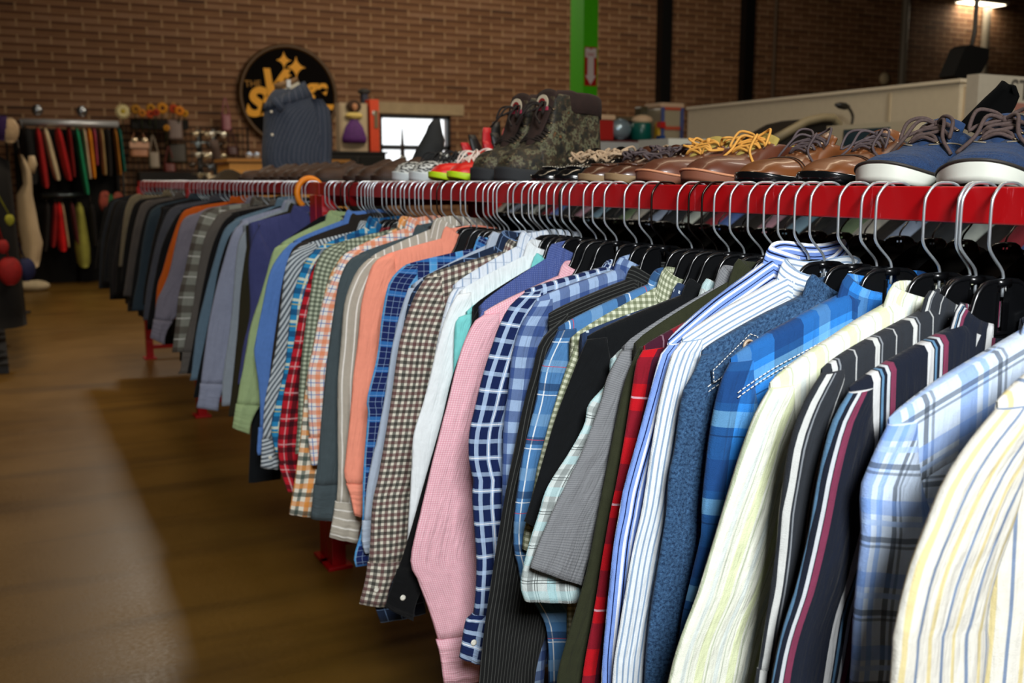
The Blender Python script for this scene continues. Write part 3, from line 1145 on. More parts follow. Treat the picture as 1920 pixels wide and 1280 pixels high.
TABLE = [
('stripe_yb', 0.543, 0.593, None, [(0.785, 1.161), (0.756, 1.137), (0.726, 1.105), (0.704, 1.065), (0.684, 1.022), (0.672, 0.97), (0.672, 0.925), (0.672, 0.5)], None, 0),
('plaid_lb', 0.664, 0.714, (0.911, 1.227), [(0.785, 1.12), (0.773, 1.1), (0.761, 1.077), (0.753, 1.056), (0.757, 1.011), (0.755, 0.977), (0.752, 0.913), (0.753, 0.85), (0.756, 0.5)], None, 0),
('navy_ms', 0.764, 0.768, (0.971, 1.22), [(0.785, 1.143), (0.765, 1.116), (0.749, 1.064), (0.737, 0.997), (0.724, 0.945), (0.695, 0.838), (0.649, 0.5)], None, 0),
('char_ws', 0.808, 0.809, (0.944, 1.233), [(0.785, 1.156), (0.765, 1.13), (0.747, 1.09), (0.74, 1.053), (0.733, 1.006), (0.73, 0.965), (0.713, 0.838), (0.708, 0.816), (0.672, 0.5)], None, 0),
('cream', 0.851, 0.89, (0.969, 1.235), [(0.785, 1.125), (0.764, 1.094), (0.741, 1.038), (0.714, 0.962), (0.691, 0.899), (0.652, 0.792), (0.602, 0.5)], None, 0),
('blue_buf', 0.925, 0.962, (0.975, 1.238), [(0.785, 1.143), (0.772, 1.12), (0.759, 1.065), (0.749, 0.98), (0.748, 0.933), (0.738, 0.892), (0.721, 0.818), (0.718, 0.742), (0.713, 0.5)], None, 0),
('denim', 0.989, 1.018, (0.966, 1.233), [(0.785, 1.144), (0.777, 1.128), (0.764, 1.108), (0.756, 1.092), (0.747, 1.027), (0.739, 0.993), (0.736, 0.945), (0.727, 0.885), (0.714, 0.792), (0.709, 0.719), (0.702, 0.5)], None, 0),
('white_bs', 1.042, 1.06, (0.987, 1.25), [(0.785, 1.155), (0.77, 1.139), (0.753, 1.084), (0.74, 1.018), (0.728, 0.941), (0.712, 0.873), (0.692, 0.759), (0.686, 0.704), (0.675, 0.5)], None, 0),
('blue_ws', 1.072, 1.09, (1.053, 1.271), [(0.786, 1.147), (0.773, 1.134), (0.755, 1.077), (0.739, 1.026), (0.718, 0.959), (0.712, 0.927), (0.704, 0.884), (0.696, 0.806), (0.691, 0.747), (0.688, 0.69), (0.683, 0.5)], None, 0),
('red_buf', 1.102, 1.148, (0.964, 1.221), [(0.785, 1.131), (0.775, 1.116), (0.767, 1.069), (0.755, 0.999), (0.743, 0.939), (0.736, 0.909), (0.723, 0.841), (0.711, 0.768), (0.692, 0.662), (0.677, 0.5)], None, 0),
('olive', 1.132, 1.178, (0.96, 1.243), [(0.798, 1.13), (0.786, 1.106), (0.773, 1.071), (0.757, 1.003), (0.734, 0.897), (0.715, 0.81), (0.674, 0.684), (0.669, 0.653), (0.657, 0.5)], None, 0),
('gray_polo', 1.167, 1.208, (0.947, 1.231), [(0.789, 1.121), (0.766, 1.084), (0.757, 1.055), (0.731, 0.994), (0.701, 0.939), (0.675, 0.896), (0.644, 0.83), (0.641, 0.823)], (0.728, 0.78), 1),
('aqua_gray', 1.209, 1.238, (0.909, 1.21), [(0.795, 1.098), (0.782, 1.067), (0.753, 1.04), (0.746, 1.011), (0.718, 0.968), (0.685, 0.925), (0.671, 0.888), (0.653, 0.837), (0.642, 0.789), (0.648, 0.76)], (0.743, 0.741), 1),
('black_jk', 1.245, 1.296, (0.962, 1.206), [(0.785, 1.125), (0.764, 1.083), (0.732, 1.012), (0.701, 0.921), (0.686, 0.876), (0.679, 0.857)], (0.734, 0.819), 1),
('dot_navy', 1.275, 1.326, (0.934, 1.198), [(0.803, 1.125), (0.785, 1.076), (0.754, 1.003), (0.722, 0.91), (0.706, 0.864), (0.703, 0.836)], None, 1),
('green_gh', 1.309, 1.356, (0.941, 1.218), [(0.8, 1.113), (0.787, 1.078), (0.761, 1.009), (0.735, 0.926), (0.726, 0.884), (0.711, 0.823), (0.707, 0.789)], (0.758, 0.769), 1),
('blue_redline', 1.339, 1.386, (0.923, 1.214), [(0.785, 1.127), (0.757, 1.073), (0.746, 1.018), (0.727, 0.95), (0.716, 0.899), (0.708, 0.839), (0.706, 0.785), (0.714, 0.748), (0.721, 0.716), (0.745, 0.678), (0.768, 0.627), (0.772, 0.532), (0.773, 0.5)], None, 0),
('black_pin', 1.416, 1.416, (0.931, 1.216), [(0.817, 1.146), (0.772, 1.109), (0.757, 1.063), (0.741, 1.011), (0.723, 0.935), (0.704, 0.848), (0.683, 0.731), (0.668, 0.637), (0.658, 0.545), (0.656, 0.5)], None, 0),
('navy_gh', 1.452, 1.459, (0.945, 1.229), [(0.785, 1.166), (0.756, 1.126), (0.741, 1.08), (0.734, 1.025), (0.724, 0.947), (0.721, 0.815), (0.708, 0.686), (0.698, 0.515), (0.698, 0.485)], None, 0),
('navy_wp', 1.499, 1.499, (0.93, 1.217), [(0.785, 1.176), (0.758, 1.156), (0.739, 1.126), (0.725, 1.093), (0.707, 1.044), (0.693, 0.993), (0.681, 0.946), (0.681, 0.897), (0.688, 0.864), (0.686, 0.83), (0.693, 0.72), (0.687, 0.63), (0.674, 0.619), (0.661, 0.554)], (0.698, 0.534), 0),
('pink', 1.634, 1.659, (0.98, 1.205), [(0.785, 1.12), (0.762, 1.104), (0.736, 1.049), (0.71, 0.959), (0.687, 0.882), (0.675, 0.838), (0.664, 0.797), (0.635, 0.681), (0.646, 0.644), (0.671, 0.57), (0.692, 0.488), (0.7, 0.421)], (0.769, 0.411), 0),
('slate_blue', 1.689, 1.689, (0.975, 1.239), [(0.796, 1.126), (0.772, 1.067), (0.749, 1.009), (0.727, 0.92), (0.715, 0.809), (0.703, 0.707), (0.696, 0.603), (0.695, 0.533)], None, 0),
('black2', 1.719, 1.719, (0.975, 1.227), [(0.802, 1.122), (0.789, 1.098), (0.749, 1.003), (0.724, 0.914), (0.689, 0.805), (0.653, 0.694), (0.607, 0.57)], (0.66, 0.533), 0),
('aqua', 1.749, 1.749, (0.952, 1.213), [(0.788, 1.109), (0.769, 1.098), (0.764, 1.038), (0.762, 0.996), (0.751, 0.915), (0.735, 0.833), (0.717, 0.739), (0.705, 0.644)], None, 0),
('white', 1.779, 1.779, (0.924, 1.237), [(0.786, 1.145), (0.764, 1.11), (0.745, 1.056), (0.715, 0.948), (0.692, 0.881), (0.686, 0.811), (0.681, 0.747), (0.676, 0.682), (0.672, 0.618)], None, 0),
('white_str', 1.809, 1.809, (0.922, 1.255), [(0.793, 1.154), (0.779, 1.134), (0.759, 1.066), (0.743, 0.989), (0.728, 0.905), (0.721, 0.83), (0.719, 0.721)], None, 0),
('brown_gh', 1.849, 1.935, (0.955, 1.235), [(0.785, 1.165), (0.765, 1.138), (0.745, 1.097), (0.729, 1.051), (0.719, 1.007), (0.702, 0.905), (0.685, 0.816), (0.671, 0.749), (0.659, 0.702), (0.65, 0.595), (0.642, 0.542), (0.627, 0.489)], (0.684, 0.471), 0),
('navy_pl2', 1.879, 1.965, (0.93, 1.25), [(0.788, 1.157), (0.764, 1.13), (0.748, 1.075), (0.732, 0.986), (0.718, 0.873), (0.704, 0.736), (0.682, 0.574), (0.668, 0.481), (0.681, 0.424)], None, 0),
('pale_blue', 1.918, 2.036, (0.915, 1.248), [(0.785, 1.133), (0.765, 1.08), (0.745, 1.005), (0.726, 0.898), (0.707, 0.812), (0.693, 0.76), (0.68, 0.696), (0.671, 0.595), (0.677, 0.557)], None, 0),
('navy_ck', 1.998, 2.066, (0.915, 1.235), [(0.787, 1.179), (0.768, 1.164), (0.75, 1.139), (0.735, 1.075), (0.722, 0.987), (0.697, 0.895), (0.698, 0.864), (0.688, 0.771), (0.683, 0.712), (0.678, 0.611), (0.659, 0.545), (0.661, 0.518)], None, 0),
('peach', 2.197, 2.197, (0.947, 1.248), [(0.785, 1.191), (0.759, 1.168), (0.734, 1.091), (0.722, 0.999), (0.71, 0.924), (0.696, 0.803), (0.684, 0.713), (0.682, 0.69), (0.695, 0.643), (0.704, 0.591)], (0.723, 0.584), 0),
('beige', 2.247, 2.291, (0.935, 1.269), [(0.785, 1.179), (0.765, 1.163), (0.746, 1.136), (0.723, 1.077), (0.712, 0.986), (0.701, 0.886), (0.698, 0.781), (0.695, 0.65), (0.686, 0.577), (0.672, 0.512)], (0.74, 0.486), 0),
('gray_gn', 2.378, 2.378, (0.921, 1.248), [(0.785, 1.182), (0.76, 1.165), (0.737, 1.115), (0.719, 1.026), (0.699, 0.905), (0.682, 0.764), (0.672, 0.677), (0.664, 0.63), (0.652, 0.535)], (0.71, 0.52), 0),
('orange_wh', 2.431, 2.431, (0.899, 1.264), [(0.785, 1.189), (0.764, 1.174), (0.728, 1.103), (0.706, 1.047), (0.682, 0.942), (0.668, 0.882), (0.667, 0.754), (0.673, 0.656)], None, 0),
('orange_gn', 2.485, 2.498, (0.857, 1.262), [(0.785, 1.172), (0.753, 1.125), (0.725, 1.038), (0.702, 0.944), (0.681, 0.849), (0.657, 0.674), (0.626, 0.515)], (0.686, 0.497), 0),
('green_sg', 2.563, 2.563, (0.865, 1.228), [(0.785, 1.198), (0.755, 1.182), (0.731, 1.136), (0.716, 1.059), (0.7, 0.977), (0.681, 0.837), (0.674, 0.738), (0.664, 0.653)], None, 0),
('red_pl', 2.625, 2.688, (0.862, 1.23), [(0.785, 1.162), (0.767, 1.138), (0.746, 1.088), (0.723, 1.013), (0.695, 0.887), (0.669, 0.78), (0.649, 0.629), (0.672, 0.515)], (0.707, 0.503), 0),
('turq', 2.738, 2.738, (0.879, 1.254), [(0.785, 1.174), (0.757, 1.145), (0.735, 1.099), (0.713, 1.025), (0.691, 0.865), (0.659, 0.748), (0.645, 0.689), (0.654, 0.612)], None, 0),
('gray_dg', 2.81, 2.833, (0.877, 1.239), [(0.785, 1.183), (0.751, 1.166), (0.726, 1.122), (0.709, 1.015), (0.687, 0.881), (0.653, 0.743), (0.643, 0.637), (0.635, 0.55)], (0.682, 0.54), 0),
('brown_dk', 2.884, 2.9, (0.88, 1.259), [(0.785, 1.184), (0.761, 1.161), (0.735, 1.085), (0.712, 0.963), (0.686, 0.808), (0.673, 0.682)], None, 0),
('chambray', 2.914, 2.989, (0.928, 1.268), [(0.785, 1.179), (0.752, 1.148), (0.718, 1.093), (0.69, 0.985), (0.666, 0.883), (0.663, 0.851), (0.672, 0.761), (0.673, 0.663), (0.663, 0.565), (0.664, 0.546)], None, 0),
('lt_green', 3.118, 3.137, (0.9, 1.26), [(0.785, 1.163), (0.766, 1.145), (0.74, 1.065), (0.718, 1.0), (0.686, 0.91), (0.656, 0.77), (0.65, 0.748), (0.621, 0.602)], (0.671, 0.576), 0),
('black3', 3.187, 3.187, (0.935, 1.271), [(0.785, 1.143), (0.765, 1.06), (0.735, 0.926), (0.711, 0.757), (0.688, 0.585), (0.672, 0.404)], None, 0),
('slate2', 3.52, 3.57, (0.933, 1.27), [(0.83, 1.212), (0.804, 1.168), (0.785, 1.077), (0.783, 0.906), (0.754, 0.783), (0.73, 0.651)], None, 0),
('brown2', 3.565, 3.615, (0.921, 1.276), [(0.822, 1.201), (0.8, 1.173), (0.767, 1.005), (0.748, 0.844), (0.72, 0.644), (0.702, 0.529)], None, 0),
('lgray_b', 3.61, 3.66, (0.911, 1.283), [(0.808, 1.199), (0.774, 1.152), (0.757, 1.058), (0.734, 0.868), (0.699, 0.677), (0.688, 0.56)], None, 0),
('lgray_a', 3.655, 3.705, (0.907, 1.286), [(0.801, 1.216), (0.762, 1.175), (0.715, 1.041), (0.686, 0.943), (0.661, 0.838), (0.632, 0.675), (0.621, 0.598), (0.61, 0.553)], (0.683, 0.534), 0),
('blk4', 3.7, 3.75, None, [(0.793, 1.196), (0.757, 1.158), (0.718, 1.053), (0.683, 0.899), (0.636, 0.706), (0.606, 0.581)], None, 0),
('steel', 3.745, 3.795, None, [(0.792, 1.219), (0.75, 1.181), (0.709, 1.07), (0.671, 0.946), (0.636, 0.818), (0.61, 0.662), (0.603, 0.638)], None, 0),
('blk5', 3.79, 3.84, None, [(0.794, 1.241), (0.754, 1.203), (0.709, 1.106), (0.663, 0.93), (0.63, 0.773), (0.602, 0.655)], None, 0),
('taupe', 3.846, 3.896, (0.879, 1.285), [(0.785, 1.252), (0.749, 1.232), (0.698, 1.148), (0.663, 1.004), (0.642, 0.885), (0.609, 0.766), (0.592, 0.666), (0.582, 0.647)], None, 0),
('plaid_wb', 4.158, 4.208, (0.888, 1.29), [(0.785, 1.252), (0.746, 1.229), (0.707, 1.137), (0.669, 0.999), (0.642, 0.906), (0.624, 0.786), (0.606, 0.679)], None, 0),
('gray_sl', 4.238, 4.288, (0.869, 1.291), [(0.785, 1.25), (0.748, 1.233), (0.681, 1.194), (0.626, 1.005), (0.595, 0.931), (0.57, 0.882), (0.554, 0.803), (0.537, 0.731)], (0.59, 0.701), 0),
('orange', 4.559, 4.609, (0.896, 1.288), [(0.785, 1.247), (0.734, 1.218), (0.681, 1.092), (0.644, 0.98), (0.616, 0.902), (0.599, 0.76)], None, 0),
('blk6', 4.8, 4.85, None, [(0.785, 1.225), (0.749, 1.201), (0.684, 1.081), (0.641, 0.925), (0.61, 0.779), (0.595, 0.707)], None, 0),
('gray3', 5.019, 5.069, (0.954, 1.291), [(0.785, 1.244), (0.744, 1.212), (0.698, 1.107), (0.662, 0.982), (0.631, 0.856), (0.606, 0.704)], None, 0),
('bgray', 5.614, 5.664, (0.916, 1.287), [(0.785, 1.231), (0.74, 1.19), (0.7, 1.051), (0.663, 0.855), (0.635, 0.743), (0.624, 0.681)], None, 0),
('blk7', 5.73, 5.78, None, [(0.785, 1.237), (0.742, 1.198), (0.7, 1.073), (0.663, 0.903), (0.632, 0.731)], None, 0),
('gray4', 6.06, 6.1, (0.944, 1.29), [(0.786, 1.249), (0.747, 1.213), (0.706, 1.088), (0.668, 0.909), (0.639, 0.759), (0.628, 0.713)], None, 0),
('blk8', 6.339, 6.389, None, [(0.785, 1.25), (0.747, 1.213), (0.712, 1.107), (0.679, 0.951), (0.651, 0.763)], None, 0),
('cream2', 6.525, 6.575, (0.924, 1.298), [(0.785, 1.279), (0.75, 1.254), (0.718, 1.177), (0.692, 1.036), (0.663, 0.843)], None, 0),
]
HOOK_LEFT = [0.8, 0.949, 1.563, 1.60, 1.725, 1.836, 1.945, 2.02, 2.043, 2.071, 2.107, 2.165, 2.31, 2.34, 2.456, 2.523, 2.59, 2.66, 2.70, 2.832, 2.86, 2.952, 3.038, 3.075, 3.241, 3.285]
FAB = {k: fabric(k, **v) for k, v in F.items()}
_hs = [r[1] for r in TABLE]
_ss = [r[2] for r in TABLE]
for _i, (key, h, ssh, neck, O, end, short) in enumerate(TABLE):
    _g = min([abs(_hs[_j] - h) for _j in (_i - 1, _i + 1) if 0 <= _j < len(TABLE)] + [abs(_ss[_j] - ssh) for _j in (_i - 1, _i + 1) if 0 <= _j < len(TABLE)])
    PUFF = max(.0055, min(.012, _g * .27))
    far = h > 3.3
    dense = h > 1.7
    kw = {}
    if key == 'stripe_yb':
        kw['w'] = .12
    if key == 'pink':
        kw['w'] = .175
    if key == 'black3':
        kw['w'] = .2
    if key == 'blue_buf':
        kw['stitch'] = (.036, .042)
    if key == 'denim':
        kw['stitch'] = (.040, .047)
    root, Yf, topf = make_shirt(key, h, ssh, neck, O, end, short, FAB[key], LAB[key], yoke=YOKE.get(key), collar=key not in NOCOLLAR, cuff=key in CUFF, btn=1 if not far and not short else None,
                                puff=PUFF, cuffbtn=key in ('brown_gh', 'black2', 'gray_dg', 'navy_wp'), group=None, **kw)
    ang = math.atan2(ssh - h, XC - .785)
    if not far or True:
        place_hanger(h, rz=-ang, label='black hanger holding the ' + LAB[key].split(',')[0].split(' with ')[0].split(' between ')[0].split(' showing ')[0], group=None,
                     black=key in ('green_gh', 'dot_navy', 'black_pin', 'lt_green'))
    if key == 'denim':
        # shoulder tab with its button
        y = Yf(.83) - PUFF - .0065 - h
        mb = MB()
        mb.poly_xz([(X_ - XC, z_) for X_, z_ in ((.790, 1.112), (.788, 1.128), (.845, 1.170), (.857, 1.166), (.858, 1.152), (.848, 1.142))], y, y + .003)
        mb.build('shoulder_tab', FAB['denim'], root, False)
        mb = MB()
        e_ = [(.790, 1.112), (.788, 1.128), (.845, 1.170), (.857, 1.166), (.858, 1.152), (.848, 1.142), (.790, 1.112)]
        for a_, b_ in zip(e_, e_[1:]):
            n_ = max(2, int(math.hypot(b_[0] - a_[0], b_[1] - a_[1]) / .005))
            for q in range(n_):
                mb.tube([(lerp(a_[0], b_[0], q / n_) - XC, y - .0008, lerp(a_[1], b_[1], q / n_)), (lerp(a_[0], b_[0], (q + .65) / n_) - XC, y - .0008, lerp(a_[1], b_[1], (q + .65) / n_))], .0006, 5)
        mb.build('stitching', M_STITCH, root)
        for r_, nm, mt in ((.0088, 'button', plain('#b8a48c', .35)), (.0066, 'button_centre', plain('#2c201a', .4))):
            mb = MB()
            mb.lathe([(0, 0), (r_, 0), (r_, .003), (r_ * .8, .0035), (0, .003)], n=20, M=Matrix.Translation((.842 - XC, y - (.0005 if r_ > .007 else .0016), 1.155)) @ Matrix.Rotation(PI / 2, 4, 'X'))
            mb.build(nm, mt, root)
for i, y in enumerate(HOOK_LEFT):
    place_hanger(y, rz=random.uniform(-.22, .05), label='spare black plastic hanger crowded on the near red rail', group='spare hangers on the near rail',
                 black=(i % 9 == 4))

# filler tops in the dark far part of the row
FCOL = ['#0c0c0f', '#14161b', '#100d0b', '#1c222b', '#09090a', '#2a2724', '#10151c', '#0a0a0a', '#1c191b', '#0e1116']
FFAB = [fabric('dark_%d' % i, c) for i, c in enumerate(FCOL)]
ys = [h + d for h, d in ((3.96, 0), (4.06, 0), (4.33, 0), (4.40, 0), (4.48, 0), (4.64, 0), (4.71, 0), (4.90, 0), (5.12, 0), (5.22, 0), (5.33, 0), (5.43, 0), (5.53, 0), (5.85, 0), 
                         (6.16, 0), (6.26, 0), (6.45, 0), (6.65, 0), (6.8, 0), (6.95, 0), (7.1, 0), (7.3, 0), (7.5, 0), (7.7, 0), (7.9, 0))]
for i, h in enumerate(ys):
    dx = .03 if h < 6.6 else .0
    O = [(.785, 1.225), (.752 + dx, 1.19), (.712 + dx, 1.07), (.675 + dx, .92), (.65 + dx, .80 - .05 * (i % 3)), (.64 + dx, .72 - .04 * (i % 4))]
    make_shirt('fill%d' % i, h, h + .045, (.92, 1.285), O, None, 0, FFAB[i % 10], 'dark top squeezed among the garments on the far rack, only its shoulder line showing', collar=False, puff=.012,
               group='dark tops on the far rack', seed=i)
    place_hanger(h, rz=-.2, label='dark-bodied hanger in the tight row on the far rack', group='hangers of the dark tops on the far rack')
# ------------------------------------------------------------------ shoes
TS = [0, .025, .06, .12, .2, .3, .4, .5, .6, .7, .8, .9, .96, 1]
WPRO = {
    'round': [0, .40, .62, .83, .96, 1.0, .95, .86, .77, .71, .69, .63, .45, 0],
    'square': [0, .55, .70, .84, .95, 1.0, .95, .86, .77, .71, .69, .63, .45, 0],
    'point': [0, .30, .50, .72, .88, 1.0, .95, .84, .74, .68, .66, .60, .42, 0],
}


def shoe_parts(root, L=.295, W=.052, toe='round', sole_h=.022, sole_mat=None, up=None, lining=None, lace=None, eye=None, h_toe=.046, h_ins=.082, h_rim=.072, h_top=.108, throat=.36, mouth=.52,
               tongue=None, eyelets=4, bow=1, welt=None, cap=None, shaft=0, seed=0, heel=0, stitch=None, lace_r=.0022, low=False, swoosh=None, patch=None, gapw=.010, counter=None, lace_loose=0, toe_rise=0.0, tspring=.012):
    """toe at the local origin pointing +x, heel at -L"""
    rnd = random.Random(seed)
    wp = WPRO[toe]

    ex = {'round': 2.3, 'square': 3.2, 'point': 1.8}[toe]

    def wd(t):
        if t <= 0 or t >= 1:
            return 0
        if t < .3:
            return W * (1 - ((.3 - t) / .3) ** ex) ** (1 / 2.1)
        ks, vs = [.3, .5, .65, .8, .9, 1.0], [1, .86, .75, .71, .69, .66]
        for i in range(1, 6):
            if t <= ks[i]:
                q = (t - ks[i - 1]) / (ks[i] - ks[i - 1])
                v = lerp(vs[i - 1], vs[i], (1 - math.cos(PI * q)) / 2)
                break
        if t > .86:
            v *= math.sqrt(max(0, 1 - ((t - .86) / .14) ** 2))
        return W * v

    def X(t):
        return -L * t

    z0 = sole_h
    spring = lambda t: tspring * max(0, 1 - t / .22) ** 2
    rise = lambda t: toe_rise * max(0, 1 - t / .24) ** 1.3

    # sole
    m = MB()
    n = 60
    ts = [((1 - math.cos(PI * k / n)) / 2) for k in range(n + 1)]
    rim = [(X(t) + .004 * (1 - 2 * t), wd(t) * 1.07 + (.002 if 0 < t < 1 else 0), t) for t in ts]
    loop = [(x, y, t) for x, y, t in rim] + [(x, -y, t) for x, y, t in rim[-2:0:-1]]
    P = []
    for k, (zz, sc_) in enumerate(((0, .94), (.25, .985), (.8, 1.0), (1, .985), (1, .93))):
        P.append([(x, y * sc_, spring(t) * (1 - zz * .3) + zz * (sole_h + .004 + rise(t))) for x, y, t in loop])
    if heel:
        for k in (0,):
            P[k] = [(x, y * .94, spring(t) + (heel if t < .62 else 0)) for x, y, t in loop]
        P = [[(x, y, z + (0 if k == 0 else heel)) for x, y, z in row] for k, row in enumerate(P)]
        z0 += heel
    ids = m.grid(P, loop=True)
    m.cap(ids[0], True)
    m.cap(ids[-1])
    m.build('sole', sole_mat, root)
    if welt:
        m = MB()
        pts = [Vector((x, y * 1.005, spring(t) * .7 + z0 + .003 + rise(t))) for x, y, t in loop]
        m.tube(pts, .0022, 6, True)
        m.build('welt', welt, root)

    # upper
    def hz(t):   # centre-line height of the closed vamp / instep
        return interp([0, .025, .06, .12, .2, throat, mouth], [z0 + .012, z0 + h_toe * .55, z0 + h_toe * .8, z0 + h_toe, z0 + h_toe * 1.08, h_ins + heel, h_top + heel], t)

    def rim_z(t):
        if t <= throat:
            return hz(t)
        if shaft:
            return interp([throat, mouth - .06, mouth, mouth + .05, 1], [h_ins, h_top, shaft * .97, shaft, shaft * .96], t) + heel
        return interp([throat, mouth, mouth + .10, .78, .92, 1], [h_ins, h_top, h_rim + .008, h_rim, h_rim + .012, h_rim + .014], t) + heel

    def gap(t):
        if t <= throat:
            return 0
        g = interp([throat, throat + .03, mouth], [0, gapw * .8, gapw * 1.5], t)
        if t > mouth:
            k = min(1, (t - mouth) / .16)
            inner = wd(t) * (.80 if not shaft else .86)
            g = lerp(gapw * 1.5, inner, math.sin(k * PI / 2)) if t < 1 else 0
            g = min(g, wd(t) * .86)
        return g

    nT = 64
    tt = sorted(set([round(x, 4) for x in [((k / nT) ** 1.35) for k in range(nT + 1)]] + [throat, throat + .004, mouth, .975, .985, .993, .998]))
    NA = 12
    for_side = {}
    m = MB()

    def sect(t, side):
        w_, zz, g, hr = wd(t), spring(t) + z0 + rise(t) * .8, gap(t), rim_z(t)
        hr = max(hr, zz + .004)
        row = []
        p_ = .75 if t < throat else lerp(.75, .45, min(1, (t - throat) / .2))
        q_ = .9
        if shaft and t > throat:
            p_ = .35
        for a in range(NA + 1):
            ph = PI / 2 * a / NA
            y = g + (w_ - g) * max(0, math.cos(ph)) ** p_
            z = zz + (hr - zz) * math.sin(ph) ** q_
            if shaft and t > throat:
                # the leg of the boot narrows above the foot
                k = max(0, min(1, (z - .07) / .06))
                y *= 1 - .10 * k
            row.append((X(t) + (.006 * math.sin(ph) if t > .9 else 0) + (-.004 * (1 - t / .1) * math.sin(ph) if t < .1 else 0), side * y, z))
        return row

    for side in (1, -1):
        G = [sect(t, side) for t in tt]
        UV = [[(t * L, a / NA * .1) for a in range(NA + 1)] for t in tt]
        m.grid(G, UV, flip=(side > 0))
    u = m.build('upper', [up, lining or M_DARK], root)
    # merge the two halves along the vamp and the heel
    import bmesh
    bm = bmesh.new()
    bm.from_mesh(u.data)
    bmesh.ops.remove_doubles(bm, verts=bm.verts, dist=.0004)
    bm.to_mesh(u.data)
    bm.free()
    so = u.modifiers.new('thickness', 'SOLIDIFY')
    so.thickness, so.offset = .0028, -1
    so.material_offset = 1
    so.material_offset_rim = 0

    def surf(t, side, k):
        """point on the upper: k 0 = at the rim edge, grows outward"""
        r = sect(t, side)
        return Vector(r[max(0, NA - k)])

    # insole
    m = MB()
    G = []
    for k in range(14):
        t = lerp(.3, .985, k / 13)
        w_ = wd(t) * .9
        G.append([(X(t), lerp(-w_, w_, j / 6), z0 + .008 + .004 * abs(j - 3) / 3) for j in range(7)])
    m.grid(G)
    m.build('insole', lining or M_DARK, root)

    # tongue
    m = MB()
    G = []
    ntg = 14
    top_t = mouth + (.03 if not shaft else .0)
    for k in range(ntg):
        q = k / (ntg - 1)
        t = lerp(throat - .03, top_t, q)
        zz = interp([throat - .03, throat, mouth, top_t], [h_ins - .008, h_ins + .001, (h_top if not shaft else shaft) + .001, (h_top if not shaft else shaft) + (.016 if not low else .002)], t) + heel
        if shaft:
            zz = lerp(h_ins - .006, shaft + .012, q ** 1.0) + heel
            t = lerp(throat - .03, mouth + .015, q ** .8 if q > .35 else q * 1.25)
        hw = gap(min(t, mouth)) + .010 + .006 * q
        G.append([(X(t) - .006, hw * (j / 4 - 1), zz - .010 * abs(j / 4 - 1) ** 2) for j in range(9)])
    m.grid(G, flip=True)
    tg = m.build('tongue', tongue or up, root)
    s2 = tg.modifiers.new('thickness', 'SOLIDIFY')
    s2.thickness = .004

    if low:
        return root

    # eyelets and laces
    E = []
    for k in range(eyelets):
        t = lerp(throat + .025, mouth - (.012 if not shaft else .02), k / max(1, eyelets - 1))
        pr = []
        for side in (1, -1):
            p = surf(t, side, 1 if not shaft else 2)
            p = Vector((p.x, p.y + side * .003, p.z + .0012))
            pr.append(p)
        E.append(pr)
    if eye:
        m = MB()
        for pr in E:
            for p, sd in zip(pr, (1, -1)):
                nrm = Vector((.25, sd * .55, 1)).normalized()
                M = Matrix.Translation(p) @ nrm.to_track_quat('Z', 'Y').to_matrix().to_4x4()
                m.lathe([(.0018, 0), (.0038, .0002), (.0038, .0012), (.0018, .0016)], n=12, M=M)
        e = m.build('eyelets', eye, root)
        e['kind'] = 'stuff'
    if lace:
        m = MB()
        for k in range(len(E) - 1):
            a, b = E[k], E[k + 1]
            for s_ in (0, 1):
                p, q = a[s_], b[1 - s_]
                mid = (p + q) / 2 + Vector((0, 0, .006 + .002 * s_))
                m.tube(spline([p + Vector((0, 0, -.001)), p.lerp(mid, .35) + Vector((0, 0, .005)), mid, q.lerp(mid, .35) + Vector((0, 0, .005)), q + Vector((0, 0, -.001))], 16), lace_r, 7)
        p, q = E[0]
        m.tube(spline([p, (p + q) / 2 + Vector((.002, 0, .007)), q], 10), lace_r, 7)
        tp = (E[-1][0] + E[-1][1]) / 2
        kn = tp + Vector((.002, 0, .010))
        for s_, e in zip((1, -1), E[-1]):
            m.tube(spline([e, e.lerp(kn, .5) + Vector((0, 0, .004)), kn], 10), lace_r, 7)
        m.ball(kn, .0055, 10, 7)
        for s_ in (1, -1):
            if bow:
                # a loop and a free end on either side
                r1, r2 = rnd.uniform(.65, 1.0), rnd.uniform(.55, .9)
                lp = [kn, kn + Vector((.012, s_ * .022 * r1, .010 * r2)), kn + Vector((.022, s_ * .046 * r1, .002)), kn + Vector((.034, s_ * .050 * r1, -.022)), kn + Vector((.028, s_ * .032, -.018)), kn]
                if bow == 2:
                    lp = [kn, kn + Vector((-.008, s_ * .020 * r1, .014 * r2)), kn + Vector((.002, s_ * .044 * r1, .012)), kn + Vector((.018, s_ * .050 * r1, -.014)), kn + Vector((.012, s_ * .030, -.008)), kn]
                m.tube(spline(lp, 30), lace_r, 7)
                en = [kn, kn + Vector((.016, s_ * .018, .004)), kn + Vector((.040, s_ * .034 * r2, -.022)), kn + Vector((.062 * r1, s_ * .046, -.044))]
                m.tube(spline(en, 20), lace_r, 7)
            else:
                for q in range(2 + lace_loose):
                    a0, rr = rnd.uniform(-.4, 1.2), rnd.uniform(.02, .04)
                    b0 = E[rnd.randrange(len(E))][0 if s_ > 0 else 1]
                    pts = [b0]
                    for z in range(4):
                        pts.append(b0 + Vector((rr * (z * .45) * math.cos(a0 + z) * .8 + rnd.uniform(-.008, .008), s_ * rr * (.25 + .35 * z) * math.sin(1.2 + z * .5), rnd.uniform(.004, .016) * math.sin(PI * (z + 1) / 5) + .002)))
                    m.tube(spline(pts, 24), lace_r, 7)
        m.build('lace', lace, root)
